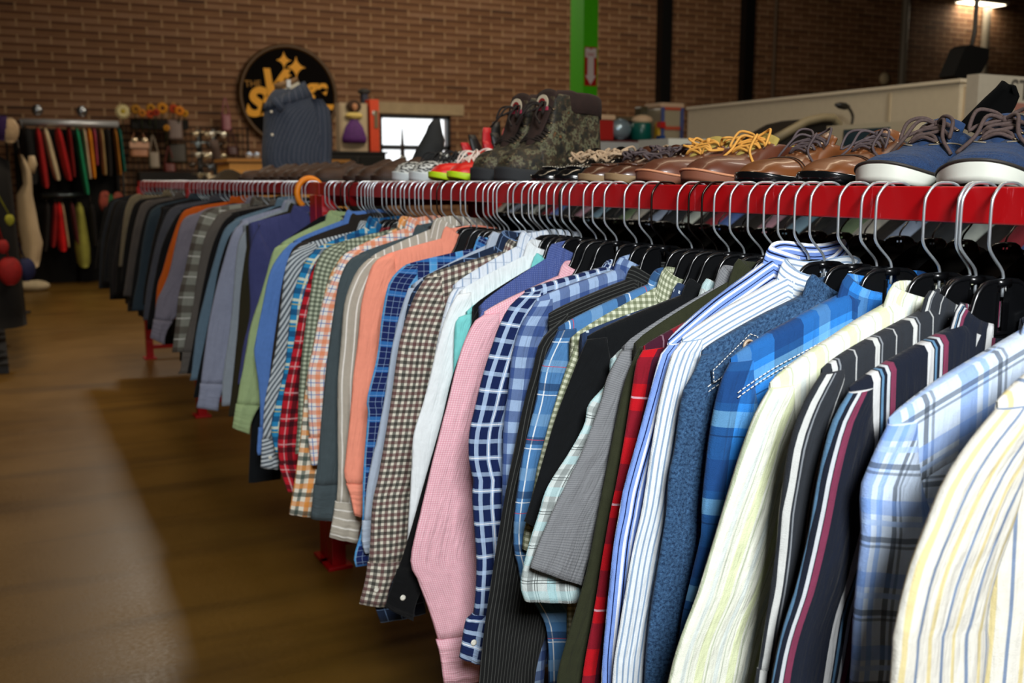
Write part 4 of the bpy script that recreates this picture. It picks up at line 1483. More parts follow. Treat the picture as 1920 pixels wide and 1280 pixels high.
    if cap:
        m = MB()
        for dt in (0, .022):
            t = .245 + dt
            ln = [Vector(p) * 1 for p in sect(t, 1)][2:] + [Vector(p) for p in sect(t, -1)][::-1][:-2]
            ln = [p + Vector((0, 0, .0006)) + Vector((0, p.y, 0)).normalized() * .0004 for p in ln]
            m.tube([(p.x + .03 * (abs(p.y) / W) ** 2 * 0, p.y * 1.01, p.z) for p in ln], .0009, 5)
        m.build('toe_cap_seam', cap, root)
    if stitch:
        # moccasin apron seam running round the toe
        m = MB()
        pts = []
        for k in range(41):
            a = -1 + 2 * k / 40
            t = lerp(.10, throat + .02, abs(a) ** 1.6)
            r = sect(t, 1 if a >= 0 else -1)
            idx = NA - int(round(lerp(1, 5.2, min(1, abs(a) * 3))))
            p = Vector(r[max(1, idx)])
            pts.append(p + Vector((0, 0, .002)))
        m.tube(spline(pts, 60), .0022, 6)
        m.build('apron_seam', up, root)
        m = MB()
        sp_ = spline(pts, 61)
        for k in range(0, 60, 2):
            m.tube([sp_[k] + Vector((0, 0, .0022)), sp_[k + 1] + Vector((0, 0, .0022))], .0008, 5)
        m.build('stitching', stitch, root)
    if counter:
        m = MB()
        for side in (1, -1):
            pts = []
            for k in range(14):
                q = k / 13
                t = lerp(throat, .60, q)
                r = sect(t, side)
                kk = lerp(NA - 1, 2, q ** .8)
                i0 = int(kk)
                p = Vector(r[i0]).lerp(Vector(r[min(NA, i0 + 1)]), kk - i0)
                pts.append(p + Vector((0, side * .0008, .0008)))
            m.tube(pts, .0010, 5)
        m.build('facing_edge', counter, root)
    return root


def heading(a):
    """toe toward the aisle (-x), swung a degrees toward the camera (-y)"""
    return PI + math.radians(a)


SZ = 1.3515


def put_shoe(name, label, x, y, a, group=None, cat='shoe', z=SZ, roll=0, **kw):
    r = empty(name, (x, y, z), heading(a), label, cat, group)
    shoe_parts(r, **kw)
    if roll:
        r.rotation_euler[0] = roll
    return r


M_DENIMS = fabric('shoe_denim', '#14284a', wash=('#34527e', 420), fuzz=.35)
M_RUBW = plain('#d4d8cc', .5, var=.05)
M_CORD = plain('#4a3a36', .8, var=.25, scale=300)
M_EYE = plain('#8a7a60', .3, metal=.8)
M_LBROWN = plain('#70401f', .38, coat=.22, var=.2, scale=14)
M_CHEST = plain('#5e3220', .42, coat=.2, var=.2, scale=16)
M_DKB = plain('#4c2a1a', .35, coat=.3, var=.2, scale=18)
M_BLKL = plain('#0a0d0f', .22, coat=.6)
M_LINY = plain('#a89448', .9, var=.15)
M_LACEY = plain('#d79b42', .7, var=.1)
M_LACET = plain('#b49a7c', .8, var=.1)
M_LACED = plain('#4a3e40', .7, var=.2)

dn = dict(W=.054, L=.30, sole_h=.012, toe_rise=.013, tspring=.010, sole_mat=M_RUBW, up=M_DENIMS, lining=plain('#b9b0a0', .9), lace=M_CORD, eye=M_EYE, h_toe=.034, h_ins=.058, h_top=.080, h_rim=.062, welt=plain('#2a2622', .6), lace_r=.0027,
          counter=plain('#8a7f6c', .8), eyelets=3)
put_shoe('denim_shoe', 'blue denim lace-up shoe with white sole, nearest the right edge of the picture', 1.050, .842, 27, bow=2, seed=3, **dn)
put_shoe('denim_shoe', 'blue denim lace-up shoe with a big lace bow, beside the brown cap-toe pair', 1.045, .990, 13, bow=1, seed=8, **dn)
ct = dict(W=.050, L=.30, toe='square', sole_h=.012, sole_mat=M_BLKL, up=M_LBROWN, lining=plain('#3a2418', .8), lace=M_LACED, h_toe=.030, h_ins=.050, h_top=.070, h_rim=.056, cap=plain('#2a160c', .6), lace_r=.0020)
put_shoe('leather_shoe', 'brown square cap-toe leather shoe touching the blue denim shoe', 1.048, 1.112, 9, bow=1, seed=4, **ct)
put_shoe('leather_shoe', 'brown square cap-toe leather shoe beside the yellow-laced chukka', 1.048, 1.255, 6, bow=2, seed=9, **ct)
ch = dict(W=.053, L=.30, sole_h=.013, toe_rise=.005, sole_mat=plain('#7c4a34', .7), up=M_CHEST, lining=M_LINY, lace=M_LACEY, h_toe=.036, h_ins=.054, h_top=.074, h_rim=.064, welt=plain('#c98a64', .7), lace_r=.0023, eyelets=3,
          tongue=M_LINY, gapw=.014)
put_shoe('chukka_shoe', 'chestnut brown shoe with yellow laces and lining, the one beside the cap-toe pair', 1.048, 1.40, 5, bow=2, seed=12, **ch)
put_shoe('chukka_shoe', 'chestnut brown shoe with yellow laces, the one beside the low brown loafers', 1.046, 1.535, 3, bow=0, seed=13, lace_loose=1, **ch)
lf = dict(W=.046, L=.285, sole_h=.012, sole_mat=plain('#8d7452', .7), up=M_DKB, lining=plain('#1e1510', .8), lace=M_LACED, h_toe=.030, h_ins=.046, h_top=.062, h_rim=.050, eyelets=3, stitch=plain('#241610', .8))
put_shoe('loafer_shoe', 'low dark brown shoe with tangled dark laces, beside the yellow-laced chukka', 1.046, 1.645, 4, bow=0, seed=21, lace_loose=3, **lf)
put_shoe('loafer_shoe', 'low dark brown shoe with dark laces, next to the black boat shoes', 1.046, 1.743, 4, bow=0, seed=22, lace_loose=2, **lf)
bs = dict(W=.045, L=.285, sole_h=.010, sole_mat=M_BLKL, up=M_BLKL, lining=plain('#1c2424', .7), lace=M_LACET, h_toe=.028, h_ins=.046, h_top=.064, h_rim=.050, eyelets=3, stitch=plain('#cfc8b4', .8), lace_r=.0026)
put_shoe('boat_shoe', 'black leather boat shoe with tan laces, the nearer one of its pair', 1.046, 1.842, 4, bow=0, seed=31, lace_loose=3, **bs)
put_shoe('boat_shoe', 'black leather boat shoe with tan laces, in front of the camouflage boots', 1.046, 1.945, 4, bow=0, seed=32, lace_loose=2, **bs)


# camouflage boots
def camo():
    t = NT('camo_leather')
    uv = t.n('ShaderNodeTexCoord').outputs['Object']
    n = t.noise(uv, 34, 5, .7)
    n2 = t.noise(uv, 62, 3, .6)
    c = t.ramp(n, [(.34, hexc('#12100b')), (.44, hexc('#2c2a1a')), (.50, hexc('#3c2a1a')), (.57, hexc('#6d6c50')), (.61, hexc('#222818')), (.7, hexc('#76502c'))])
    c = t.mix(t.ramp(n2, [(.56, (0, 0, 0, 1)), (.6, (1, 1, 1, 1))]), c, hexc('#1a1812'))
    t.l(c, t.b.inputs['Base Color'])
    t.b.inputs['Roughness'].default_value = .7
    t.bump(n2, .3, .003)
    return t.m


M_CAMO = camo()
M_SUEDE = plain('#2c1a13', .9, var=.2, scale=80)


def boot(label, x, y, a, seed):
    r = empty('camouflage_boot', (x, y, SZ), heading(a), label, 'boot')
    kw = dict(W=.056, L=.31, sole_h=.030, sole_mat=plain('#24262a' if 0 else '#26282a', .8), up=M_CAMO, lining=M_SUEDE, lace=plain('#1c120c', .8), eye=M_EYE, h_toe=.052, h_ins=.094, h_top=.125, shaft=.212,
              throat=.27, mouth=.44, tongue=M_SUEDE, eyelets=6, bow=1, lace_r=.0026, seed=seed, gapw=.013)
    shoe_parts(r, **kw)
    # suede collar at the top of the leg and quarter panel
    m = MB()
    G = []
    for zz, g in ((.212, -.004), (.217, -.001), (.212, .002), (.196, .003), (.170, .002), (.168, -.001)):
        row = []
        for k in range(29):
            q = k / 28
            ang = lerp(-2.55, 2.55, q)
            cx_, rx, ry = -.224, .086, .041
            row.append((cx_ - (rx + g) * math.cos(ang), (ry + g) * math.sin(ang), zz - .012 * max(0, math.cos(ang)) ** 2 + (.004 if abs(ang) > 2 else 0)))
        G.append(row)
    m.grid(G)
    m.build('suede_collar', M_SUEDE, r)
    # round badge on the tongue
    M = Matrix.Translation((-.128, 0, .190)) @ Matrix.Rotation(PI / 2, 4, 'Y') @ Matrix.Rotation(-.1, 4, 'Y')
    m = MB()
    m.lathe([(0, 0), (.021, 0), (.021, .002), (0, .002)], n=28, M=M)
    b = m.build('tongue_badge', plain('#cdbfa4', .7), r, 'auto')
    m = MB()
    m.lathe([(0, .002), (.0125, .002), (.0125, .003), (0, .003)], n=24, M=M)
    m.build('badge_centre', plain('#8c1c1c', .7), b, 'auto')
    m = MB()
    m.lathe([(0, .003), (.007, .003), (.007, .0038), (0, .0038)], n=16, M=M)
    m.build('badge_emblem', plain('#1c2220', .7), b, 'auto')
    m = MB()
    m.box((-.123, .004, .178), (.002, .042, .009))
    m.build('badge_ribbon', plain('#c0405c', .7), b, False)
    m = MB()
    m.box((-.122, 0, .158), (.002, .044, .016))
    m.build('tongue_label', plain('#1c2620', .7), r, False)
    # speed hooks
    m = MB()
    for sd in (1, -1):
        for z in (.16, .19):
            m.box((-.142, sd * .030, z), (.008, .007, .009))
    h = m.build('lace_hooks', plain('#b0a070', .3, metal=.7), r, False)
    return r


boot('camouflage lace-up boot, the nearer of the pair, its leg in front of the green post', 1.055, 2.13, 12, 41)
boot('camouflage lace-up boot, the farther of the pair, half hidden by the nearer one', 1.055, 2.265, 12, 42)

M_RED2, M_NEON = plain('#e01c14', .45), plain('#c2ea1c', .5)
cl = dict(W=.046, L=.28, sole_h=.014, sole_mat=M_NEON, up=M_RED2, lining=M_BLACK, lace=plain('#f0e4d8', .7), h_toe=.032, h_ins=.048, h_top=.066, h_rim=.054, eyelets=4, bow=1)


def cleat(label, y, sd):
    r = put_shoe('football_cleat', label, 1.047, y, 8, seed=sd, **cl)
    m = MB()
    pts = [(-.06, .047, .028), (-.10, .052, .024), (-.16, .046, .038), (-.19, .042, .052)]
    sp_ = spline(pts, 24)
    for sgn in (1, -1):
        G = []
        for i, p in enumerate(sp_):
            w_ = .011 * math.sin(PI * (i + 1) / 26) ** .6
            G.append([(p.x, sgn * (p.y + .0022), p.z - w_), (p.x, sgn * (p.y + .0035), p.z), (p.x, sgn * (p.y - .0005), p.z + w_)])
        m.grid(G, flip=sgn > 0)
    m.build('curved_side_mark', M_NEON, r)
    m = MB()
    for i in range(4):
        for sgn in (1, -1):
            m.lathe([(.007, -.0), (.005, -.010), (0, -.010)], c=(-.05 - i * .062, sgn * .024, .004), n=10)
    m.build('stud', M_BLACK, r)
    r.location.z += .008
    return r


cleat('red and neon yellow football cleat beside the camouflage boots', 2.40, 5)
cleat('red and neon yellow football cleat beside the speckled white sneaker', 2.525, 6)


def speckle():
    t = NT('speckled_knit')
    uv = t.n('ShaderNodeTexCoord').outputs['Object']
    mp = t.n('ShaderNodeMapping')
    mp.inputs['Scale'].default_value = (1, 1, 2.2)
    t.l(uv, mp.inputs[0])
    c = t.ramp(t.noise(mp.outputs[0], 90, 3, .7), [(.47, hexc('#d8dcd8')), (.52, hexc('#1c2024'))])
    t.l(c, t.b.inputs['Base Color'])
    t.b.inputs['Roughness'].default_value = .8
    return t.m


M_SPK = speckle()
sn = dict(W=.050, L=.29, sole_h=.024, sole_mat=plain('#ced8d8', .5), up=M_SPK, lining=M_BLACK, lace=plain('#1a1a1c', .8), h_toe=.038, h_ins=.056, h_top=.076, h_rim=.060, bow=1)
put_shoe('running_sneaker', 'white and black speckled sneaker beside the red cleats', 1.047, 2.665, 8, seed=51, **sn)
put_shoe('running_sneaker', 'white and black speckled sneaker, farther one of the pair', 1.047, 2.80, 8, seed=52, **sn)

# second row behind: sandals, fuzzy black shoe, tall dark boot
bk = dict(W=.05, L=.28, sole_h=.02, sole_mat=M_BLACK, up=plain('#121010', .95, var=.5, scale=120), lining=M_BLACK, lace=plain('#0c0a0a', .8), h_toe=.046, h_ins=.066, h_top=.082, h_rim=.066)
put_shoe('black_shoe', 'fuzzy black shoe behind the red cleats, on the second row', 1.375, 3.30, 4, z=1.3605, seed=61, **bk)
put_shoe('black_shoe', 'fuzzy black shoe on the second row, beside the tall dark boot', 1.375, 3.16, 4, z=1.3605, seed=62, bow=1, **bk)
M_RSAN = plain('#c41420', .5)


def sandal(label, x, y, sd):
    r = empty('strap_sandal', (x, y, 1.3605), heading(12), label, 'sandal')
    m = MB()
    P = []
    ts = [k / 20 for k in range(21)]
    lp = [(-.26 * t, .042 * interp(TS, WPRO['round'], t), t) for t in ts]
    lp = lp + [(x_, -y_, t) for x_, y_, t in lp[-2:0:-1]]
    for z in (0, .02):
        P.append([(a, b, z + .006 * (t < .2)) for a, b, t in lp])
    ids = m.grid(P, loop=True)
    m.cap(ids[0], True)
    m.cap(ids[-1])
    m.build('sole', M_BLACK, r)
    rr = random.Random(sd)
    for i, (px_, h_, lean, red) in enumerate(((-.015, .10, .02, 1), (-.045, .125, .02, 0), (-.075, .15, -.01, 1), (-.105, .17, -.02, 0), (-.14, .15, -.03, 1))):
        m = MB()
        G = []
        for k in range(9):
            q = k / 8
            hw = .017 * math.sin(PI * (.22 + .78 * (1 - q))) + .002
            G.append([(px_ + lean * q * q + j * hw - .0 * j, .038 - .03 * q, .018 + h_ * q) for j in (-1, 0, 1)])
        m.grid(G)
        o = m.build('strap', M_RSAN if red else M_BLACK, r)
        s_ = o.modifiers.new('thickness', 'SOLIDIFY')
        s_.thickness = .006
    return r


sandal('black and red strappy sandal standing open behind the cleats', 1.35, 2.99, 3)
sandal('black and red strappy sandal right behind the farther camouflage boot', 1.35, 2.83, 4)

# tall dark boot in front of the window
r = empty('tall_boot', (1.42, 3.54, SZ), 0, 'tall dark slouched boot standing in front of the window', 'boot')
m = MB()
prof = [((795, 318), 22), ((798, 300), 24), ((806, 280), 23), ((812, 262), 19), ((814, 248), 14), ((815, 236), 11), ((818, 226), 7), ((821, 221), 2)]
G = []
for (p_, w_) in prof:
    q = at(p_[0], p_[1], 1, 3.54)
    rr_ = w_ / 1900 * 3.8
    G.append([(q.x - 1.42 + rr_ * 1.15 * math.cos(a * PI / 8), rr_ * .8 * math.sin(a * PI / 8), q.z - SZ) for a in range(16)])
ids = m.grid(G, loop=True)
m.cap(ids[0]); m.cap(ids[-1], True)
m.build('leg', plain('#1c2022', .8, var=.2), r)
m = MB()
b0 = at(795, 318, 1, 3.54)
m.lathe([(0, 0), (.05, 0), (.055, .02), (.05, .045), (0, .05)], c=(b0.x - 1.42 - .03, 0, 0), n=20, sx=1.3)
m.build('foot', plain('#1c2022', .8, var=.2), r)

# black shoe with an open hook-and-loop strap behind the denim shoe
r = put_shoe('black_shoe', 'black shoe with its wide strap standing up behind the right denim shoe', 1.375, 1.14, 15, z=1.3605, seed=71, W=.052, L=.28, sole_h=.02, sole_mat=M_BLACK, up=M_BLACK, lining=M_BLACK, h_toe=.042, h_ins=.058,
             h_top=.074, h_rim=.06, low=True)
m = MB()
inv = r.matrix_basis.inverted()
A, B, Cc, D = [(1792, 232), (1850, 160)], 0, 0, 0
path = [((1800, 238), (1868, 262)), ((1822, 214), (1888, 228)), ((1850, 186), (1905, 196)), ((1872, 166), (1909, 180)), ((1884, 152), (1900, 164))]
G = []
bpy.context.view_layer.update()
inv = r.matrix_world.inverted()
for (a_, b_) in path:
    G.append([tuple(inv @ at(lerp(a_[0], b_[0], k / 4), lerp(a_[1], b_[1], k / 4), 1, 1.16 + .01 * math.sin(k))) for k in range(5)])
m.grid(G)
o = m.build('strap', plain('#040404', .95, spec=.1), r)
s_ = o.modifiers.new('thickness', 'SOLIDIFY')
s_.thickness = .005
put_shoe('black_shoe', 'dark shoe behind the denim and brown leather shoes, on the second row', 1.375, 1.38, 10, z=1.3605, seed=72, W=.052, L=.28, sole_h=.02, sole_mat=M_BLACK, up=plain('#101618', .7), lining=M_BLACK, h_toe=.042,
         h_ins=.056, h_top=.072, h_rim=.058, low=True)
put_shoe('leather_shoe', 'dark brown leather shoe behind the loafers, on the second row', 1.375, 1.98, 6, z=1.3605, seed=73, W=.048, L=.28, sole_h=.014, sole_mat=M_BLACK, up=M_DKB, lining=plain('#8a6a3c', .8), h_toe=.034, h_ins=.052,
         h_top=.07, h_rim=.056, lace=M_LACED)
put_shoe('leather_shoe', 'black lace-up shoe behind the boat shoes, on the second row', 1.375, 2.12, 6, z=1.3605, seed=74, W=.048, L=.28, sole_h=.014, sole_mat=M_BLACK, up=M_BLKL, lining=M_LINY, h_toe=.034, h_ins=.052,
         h_top=.07, h_rim=.056, lace=M_LACET)

# brown shoes filling the shelf toward the far end
index_kids()
proto = empty('leather_shoe', (1.05, 3.02, SZ), heading(6), 'worn brown shoe among the dim ones past the speckled sneakers', 'shoe', 'dim brown shoes toward the far end of the near shelf')
proto.location.y = 3.0
shoe_parts(proto, W=.048, L=.28, sole_h=.014, sole_mat=plain('#2a1a10', .7), up=plain('#3c2414', .65, var=.2), lining=M_DARK, h_toe=.040, h_ins=.06, h_top=.078, h_rim=.06, low=True, seed=81)
index_kids()
for i, (x, y, a) in enumerate(((1.05, 3.15, 4), (1.05, 3.28, 4))):
    c = copy_tree(proto)
    c.location = (x, y, SZ)
    c.rotation_euler[2] = heading(a)
c = None
first = None
for i in range(9):
    x, y = (1.05, 1.40)[i % 2 if i > 5 else 0], 3.66 + .15 * i + (.02 if i % 3 else 0)
    c = copy_tree(proto)
    c.location = (x, y, SZ)
    c.rotation_euler[2] = heading(5 + (i * 7) % 9)
    c['label'] = 'dim brown shoe on the far rack near the dressed bust form'
    c['group'] = 'dim brown shoes on the far rack'
# ------------------------------------------------------------------ the other side of the near rack and the rows beyond
def simple_garment(name, loc, rz, fab, label, group, length=.62, half=.21, puff=.02, seed=0, cat='garment', slope=.10):
    """a top on a hanger, hanging in its local XZ plane; z=0 is the rail"""
    rnd = random.Random(seed)
    r = empty(name, loc, rz, label, cat, group)
    NX, NZ = 20, 14
    ph = rnd.uniform(0, 6)
    P = []
    for i in range(NZ + 1):
        v = i / NZ
        row = []
        for side in (-1, 1):
            for j in (range(NX + 1) if side < 0 else range(NX - 1, 0, -1)):
                u = j / NX * 2 - 1
                x = u * half * (1 + .10 * v)
                zt = -.115 - slope * max(0, (abs(u) - .25) / .75) ** 1.1
                z = lerp(zt, -length - .02 * math.sin(u * 2 + ph), v)
                th = puff * math.sqrt(max(0, 1 - u ** 6)) * (.3 + .7 * min(1, v * 6)) * (1 if i else .1)
                row.append((x, side * th + puff * .35 * v * math.sin(u * 7 + ph), z))
        P.append(row)
    m = MB()
    ids = m.grid(P, loop=True)
    m.cap(ids[0]); m.cap(ids[-1], True)
    m.build('body', fab, r)
    return r


RC = ['#101216', '#1d2430', '#2a2018', '#0e1512', '#241014', '#14181e', '#1e1c18', '#123024', '#2a2a2e', '#16100e', '#0c0e10', '#30241a']
RF = [plain(c, .95, var=.15) for c in RC]
y = .35
i = 0
while y < 3.25:
    r = simple_garment('hanging_blouse', (1.611, y, BZ), random.uniform(-.04, .04), RF[i % 12], 'dark blouse on the rear rail of the near rack, under the red rail', 'dark blouses on the rear rail',
                       seed=i, cat='blouse', puff=.018)
    place_hanger(y, x=1.611, rz=PI + random.uniform(-.06, .06), label='black hanger with a thin bright hook on the rear rail', group='hangers on the rear rail', black=(i % 4 == 0))
    y += .068 + .012 * ((i * 7) % 3)
    i += 1

# the next rack over, its bright garments glimpsed between the hooks
XR3 = 2.75
r3 = empty('clothes_rack', (XR3, 1.0, 0), 0, 'third clothes rack beyond the near one, glimpsed between the hooks under the red rail', 'clothes rack')
m = MB(); m.box((0.011, 2.2, 1.339), (.022, 4.9, .042)); m.build('rail', M_RED, r3, False)
for yy in (-.2, 4.6):
    m = MB(); m.box((0, yy, .62), (.04, .05, 1.24)); m.build('post', M_RED, r3, False)
m = MB(); m.box((0, 2.2, .03), (.4, 4.9, .03)); m.build('base_bar', M_RED, r3, False)
BC = ['#8a98ac', '#1a1214', '#a8b0a8', '#101418', '#5068a0', '#14100c', '#a07884', '#202428', '#101210', '#84202a', '#a09c90', '#1a1612', '#14181c', '#688494', '#141210', '#5a6c50', '#1c1c20']
BF = [plain(c, .95, var=.1) for c in BC]
y = 1.0
i = 0
while y < 5.4:
    simple_garment('hanging_blouse', (XR3 + .011, y, 1.36), random.uniform(-.05, .05), BF[(i * 5) % 17], 'blouse on the third rack, glimpsed through the gap under the red rail', 'blouses on the third rack', seed=100 + i, cat='blouse',
                   puff=.021, length=.7)
    place_hanger(y, x=XR3 + .011, rz=random.uniform(-.05, .05), label='hanger on the third rack, glimpsed under the red front rail', group='hangers on the third rack', z=1.36)
    y += .082
    i += 1

# orange divider ring on the rail between the two racks
c0_ = at(578, 352, 0, 1.0)
m = MB()
m.tube([(BX0 + .011, 3.555 + .0 + .010 * math.cos(k * PI / 18), BZ - .022 + 0) for k in range(0)] or [(1.011 + .046 * math.cos(a), 3.565, BZ - .038 + .052 * math.sin(a)) for a in [lerp(-1.1, PI + 1.0, k / 30) for k in range(31)]], .0105, 12)
tag(m.build('divider_ring', plain('#f08c10', .5)), 'orange open ring hooked over the far rail beside the red post', 'ring')

# ------------------------------------------------------------------ dressed bust form
BYY = 5.7
bx_ = aty(553, 300, BYY).x
bf = empty('bust_form', (bx_, BYY, SZ), 0, 'headless bust form in a grey-blue plaid short shirt, standing in front of the round sign', 'mannequin')
bz = lambda py: aty(553, py, BYY).z - SZ
bxx = lambda px_: aty(px_, 250, BYY).x - bx_
plaidb = fabric('bust', '#4a5466', U=[(.009, 0, .003, '#252f40', .5), (.027, .004, .003, '#8a8c9c', .55)], V=[(.010, 0, .003, '#252f40', .4)])
# torso outline by rows: (pixel y, left, right)
rows = [(322, 492, 612), (300, 490, 616), (275, 491, 615), (250, 494, 613), (228, 496, 610), (210, 497, 605), (196, 500, 598), (184, 506, 590), (175, 512, 582), (168, 520, 572)]
NR = 24
rs = []
for k in range(NR):
    py = lerp(322, 168, k / (NR - 1))
    l_ = interp([-r_[0] for r_ in rows], [r_[1] for r_ in rows], -py)
    r_2 = interp([-r_[0] for r_ in rows], [r_[2] for r_ in rows], -py)
    rs.append((bz(py), bxx(l_), bxx(r_2)))
P, UV = [], []
for k, (z, l_, r_2) in enumerate(rs):
    c_, hw = (l_ + r_2) / 2, (r_2 - l_) / 2
    row, ur = [], []
    for j in range(40):
        a = 2 * PI * j / 40
        rip = 1 + .045 * math.sin(a * 7 + z * 9) * (1 - k / NR) + .03 * math.sin(a * 13 + 1)
        row.append((c_ + hw * math.cos(a) * (1 + (rip - 1) * .4), hw * .72 * math.sin(a) * rip, z))
        ur.append((a * hw, z))
    P.append(row)
    UV.append(ur + [(2 * PI * hw, ur[0][1])])
m = MB()
ids = m.grid(P, UV, loop=True)
m.cap(ids[-1]); m.cap(ids[0], True)
m.build('shirt_body', plaidb, bf)
# short sleeve turned to the right
sl = [(596, 190, 10), (603, 215, 20), (607, 245, 24), (607, 275, 25), (604, 300, 24), (602, 316, 23)]
sl = [(590, 186, 12), (596, 205, 19), (597, 235, 21), (597, 265, 21), (595, 295, 21), (593, 316, 21)]
P, UV = [], []
for (px_, py, w_) in sl:
    cx_, z, hw = bxx(px_), bz(py), w_ / 330
    P.append([(cx_ + hw * math.cos(2 * PI * j / 24) * (1 + .05 * math.sin(j * 1.9)), -.05 + hw * 1.05 * math.sin(2 * PI * j / 24), z) for j in range(24)])
    UV.append([(j * .015, z) for j in range(25)])
m = MB()
ids = m.grid(P, UV, loop=True)
m.cap(ids[0]); m.cap(ids[-1], True)
m.build('sleeve', plaidb, bf)
# collar, leaning with the neck
def ringp(px0, py0, px1, py1, grow, dep):
    out = []
    for j in range(28):
        a = 2 * PI * j / 28
        k = (1 - math.cos(a)) / 2
        out.append((bxx(lerp(px1, px0, k)) , dep * math.sin(a), bz(lerp(py1, py0, k))))
    return out
m = MB()
A_ = ringp(512, 190, 572, 152, 0, .075)
B_ = ringp(500, 196, 580, 168, 0, .095)
C_ = ringp(496, 208, 586, 180, 0, .105)
UVc = [[(j * .02, k * .04) for j in range(29)] for k in range(3)]
m.grid([A_, B_, C_], UVc, loop=True)
cc = m.build('collar', plaidb, bf)
cc.modifiers.new('t', 'SOLIDIFY').thickness = .005
m = MB()
G = [(bxx(498), -.10, bz(190)), (bxx(512), -.115, bz(184)), (bxx(527), -.125, bz(205)), (bxx(516), -.125, bz(214))]
i_ = [m.vert(p) for p in G]
m.face(i_, [(0, 0), (.05, 0), (.05, .08), (0, .08)])
m.build('collar_point', plaidb, cc).modifiers.new('t', 'SOLIDIFY').thickness = .005
# neck of the form: pale cloth with wooden cap and metal clip
m = MB()
ids = m.grid([ringp(515, 188, 568, 160, 0, .062), ringp(519, 176, 562, 152, 0, .055)], loop=True)
m.cap(ids[1]); m.cap(ids[0], True)
m.build('neck', plain('#cdc8b4', .8), bf)
m = MB()
ids = m.grid([ringp(519, 172, 563, 152, 0, .056), ringp(517, 159, 560, 144, 0, .056)], loop=True)
m.cap(ids[1]); m.cap(ids[0], True)
m.build('neck_cap', plain('#8d6c48', .6, var=.2, scale=60), bf)
m = MB()
m.box((bxx(539), -.06, bz(159)), (.022, .012, .040))
m.build('neck_clip', plain('#e8ecec', .4), bf, False)
for py in (213, 255):
    m = MB()
    m.lathe([(0, 0), (.008, 0), (.008, .003), (0, .003)], n=12, M=Matrix.Translation((bxx(502), -.098, bz(py))) @ FACE)
    m.build('button', M_BTN, bf)
m = MB()
m.lathe([(.13, 0), (.13, .012), (.02, .02), (.014, .05), (0, .05)], n=24)
m.build('base', plain('#3a2416', .5), bf)
bf.location.z = SZ
# folded blue cloth and a brown fur hat beside the form
q = at(482, 330, 1, 5.55)
m = MB()
m.ball((q.x, 5.45, SZ + .03), .09, 18, 10, (1.1, .9, .36))
tag(m.build('folded_cloth', plain('#454a5c', .95, var=.15)), 'small bundle of dark grey-blue cloth on the far shelf at the bust form', 'cloth')
q = at(430, 325, 1, 7.0)
m = MB()
G = []
for k, (rr_, z) in enumerate(((.17, 0), (.16, .012), (.10, .03), (.07, .06), (.03, .08), (0.005, .085))):
    G.append([(q.x + rr_ * (1 + .06 * math.sin(j * 3 + k)) * math.cos(2 * PI * j / 24), 7.0 + rr_ * .8 * math.sin(2 * PI * j / 24), SZ + z) for j in range(24)])
ids = m.grid(G, loop=True)
m.cap(ids[-1]); m.cap(ids[0], True)
ht = tag(m.build('brimmed_hat', plain('#2a2010', .95, var=.4, scale=60)), 'dark brown brimmed hat lying on the far rack in front of the amber counter', 'hat')
q = at(460, 333, 1, 6.6)
m = MB()
m.box((q.x, 6.6, SZ + .02), (.045, .03, .04))
tag(m.build('green_tag', plain('#30c818', .6), smooth=False), 'small bright green tag standing on the far shelf', 'tag')

# ------------------------------------------------------------------ amber service counter beyond the far rack
CY = 10.2
a_, b_ = aty(410, 298, CY), aty(600, 372, CY)
ct_ = empty('service_counter', ((a_.x + b_.x) / 2 + .2, CY, 0), 0, 'amber wooden service counter front standing beyond the far rack', 'counter')
cw = b_.x - a_.x + .2
m = MB(); m.box((0, .3, a_.z / 2 - .02), (cw, .6, a_.z - .04)); m.build('body', plain('#f0b058', .6, var=.06), ct_, False)
m = MB(); m.box((0, .3, a_.z - .01), (cw + .05, .66, .03)); m.build('countertop', plain('#c88c40', .4), ct_, False)
for k in range(2):
    m = MB(); m.box((-cw / 4 + k * cw / 2, -.006, a_.z / 2), (cw / 2 - .06, .014, a_.z - .3)); m.build('front_panel', plain('#f6b862', .6), ct_, False)
q = aty(467, 290, CY + .2)
for k in range(2):
    m = MB(); m.ball((q.x + k * .075, CY + .2, a_.z + .045), .034, 12, 8)
    tag(m.build('glass_ball', plain('#b8cce8', .1, metal=.6)), 'small shiny bluish ball on the amber counter beside the bust form', 'ornament', 'shiny balls on the amber counter')

# ------------------------------------------------------------------ toys and boxes left of the window
SH_Y = 12.2
a_, b_ = aty(618, 283, SH_Y), aty(724, 330, SH_Y)
cab = empty('display_cabinet', ((a_.x + b_.x) / 2, SH_Y, 0), 0, 'black low display cabinet left of the window carrying the boxed doll', 'cabinet')
m = MB(); m.box((0, .25, a_.z / 2), (b_.x - a_.x, .5, a_.z)); m.build('body', M_DARK, cab, False)
m = MB(); m.box((0, .25, a_.z - .012), (b_.x - a_.x + .06, .54, .024)); m.build('top', M_BLACK, cab, False)
for k in range(2):
    m = MB(); m.box(((k - .5) * (b_.x - a_.x) / 2, -.008, a_.z / 2), ((b_.x - a_.x) / 2 - .04, .016, a_.z - .12)); m.build('door', plain('#0c0a08', .4), cab, False)


def facebox(name, x0, y0, x1, y1, Y, depth, mat, label, cat, base=None):
    a_, b_ = aty(x0, y0, Y), aty(x1, y1, Y)
    zb_ = b_.z if base is None else base
    r = empty(name, ((a_.x + b_.x) / 2, Y, zb_), 0, label, cat)
    W_, H_ = b_.x - a_.x, a_.z - zb_
    m = MB(); m.box((0, depth / 2, H_ / 2), (W_, depth, H_)); m.build('carton', mat, r, False)
    return r, W_, H_


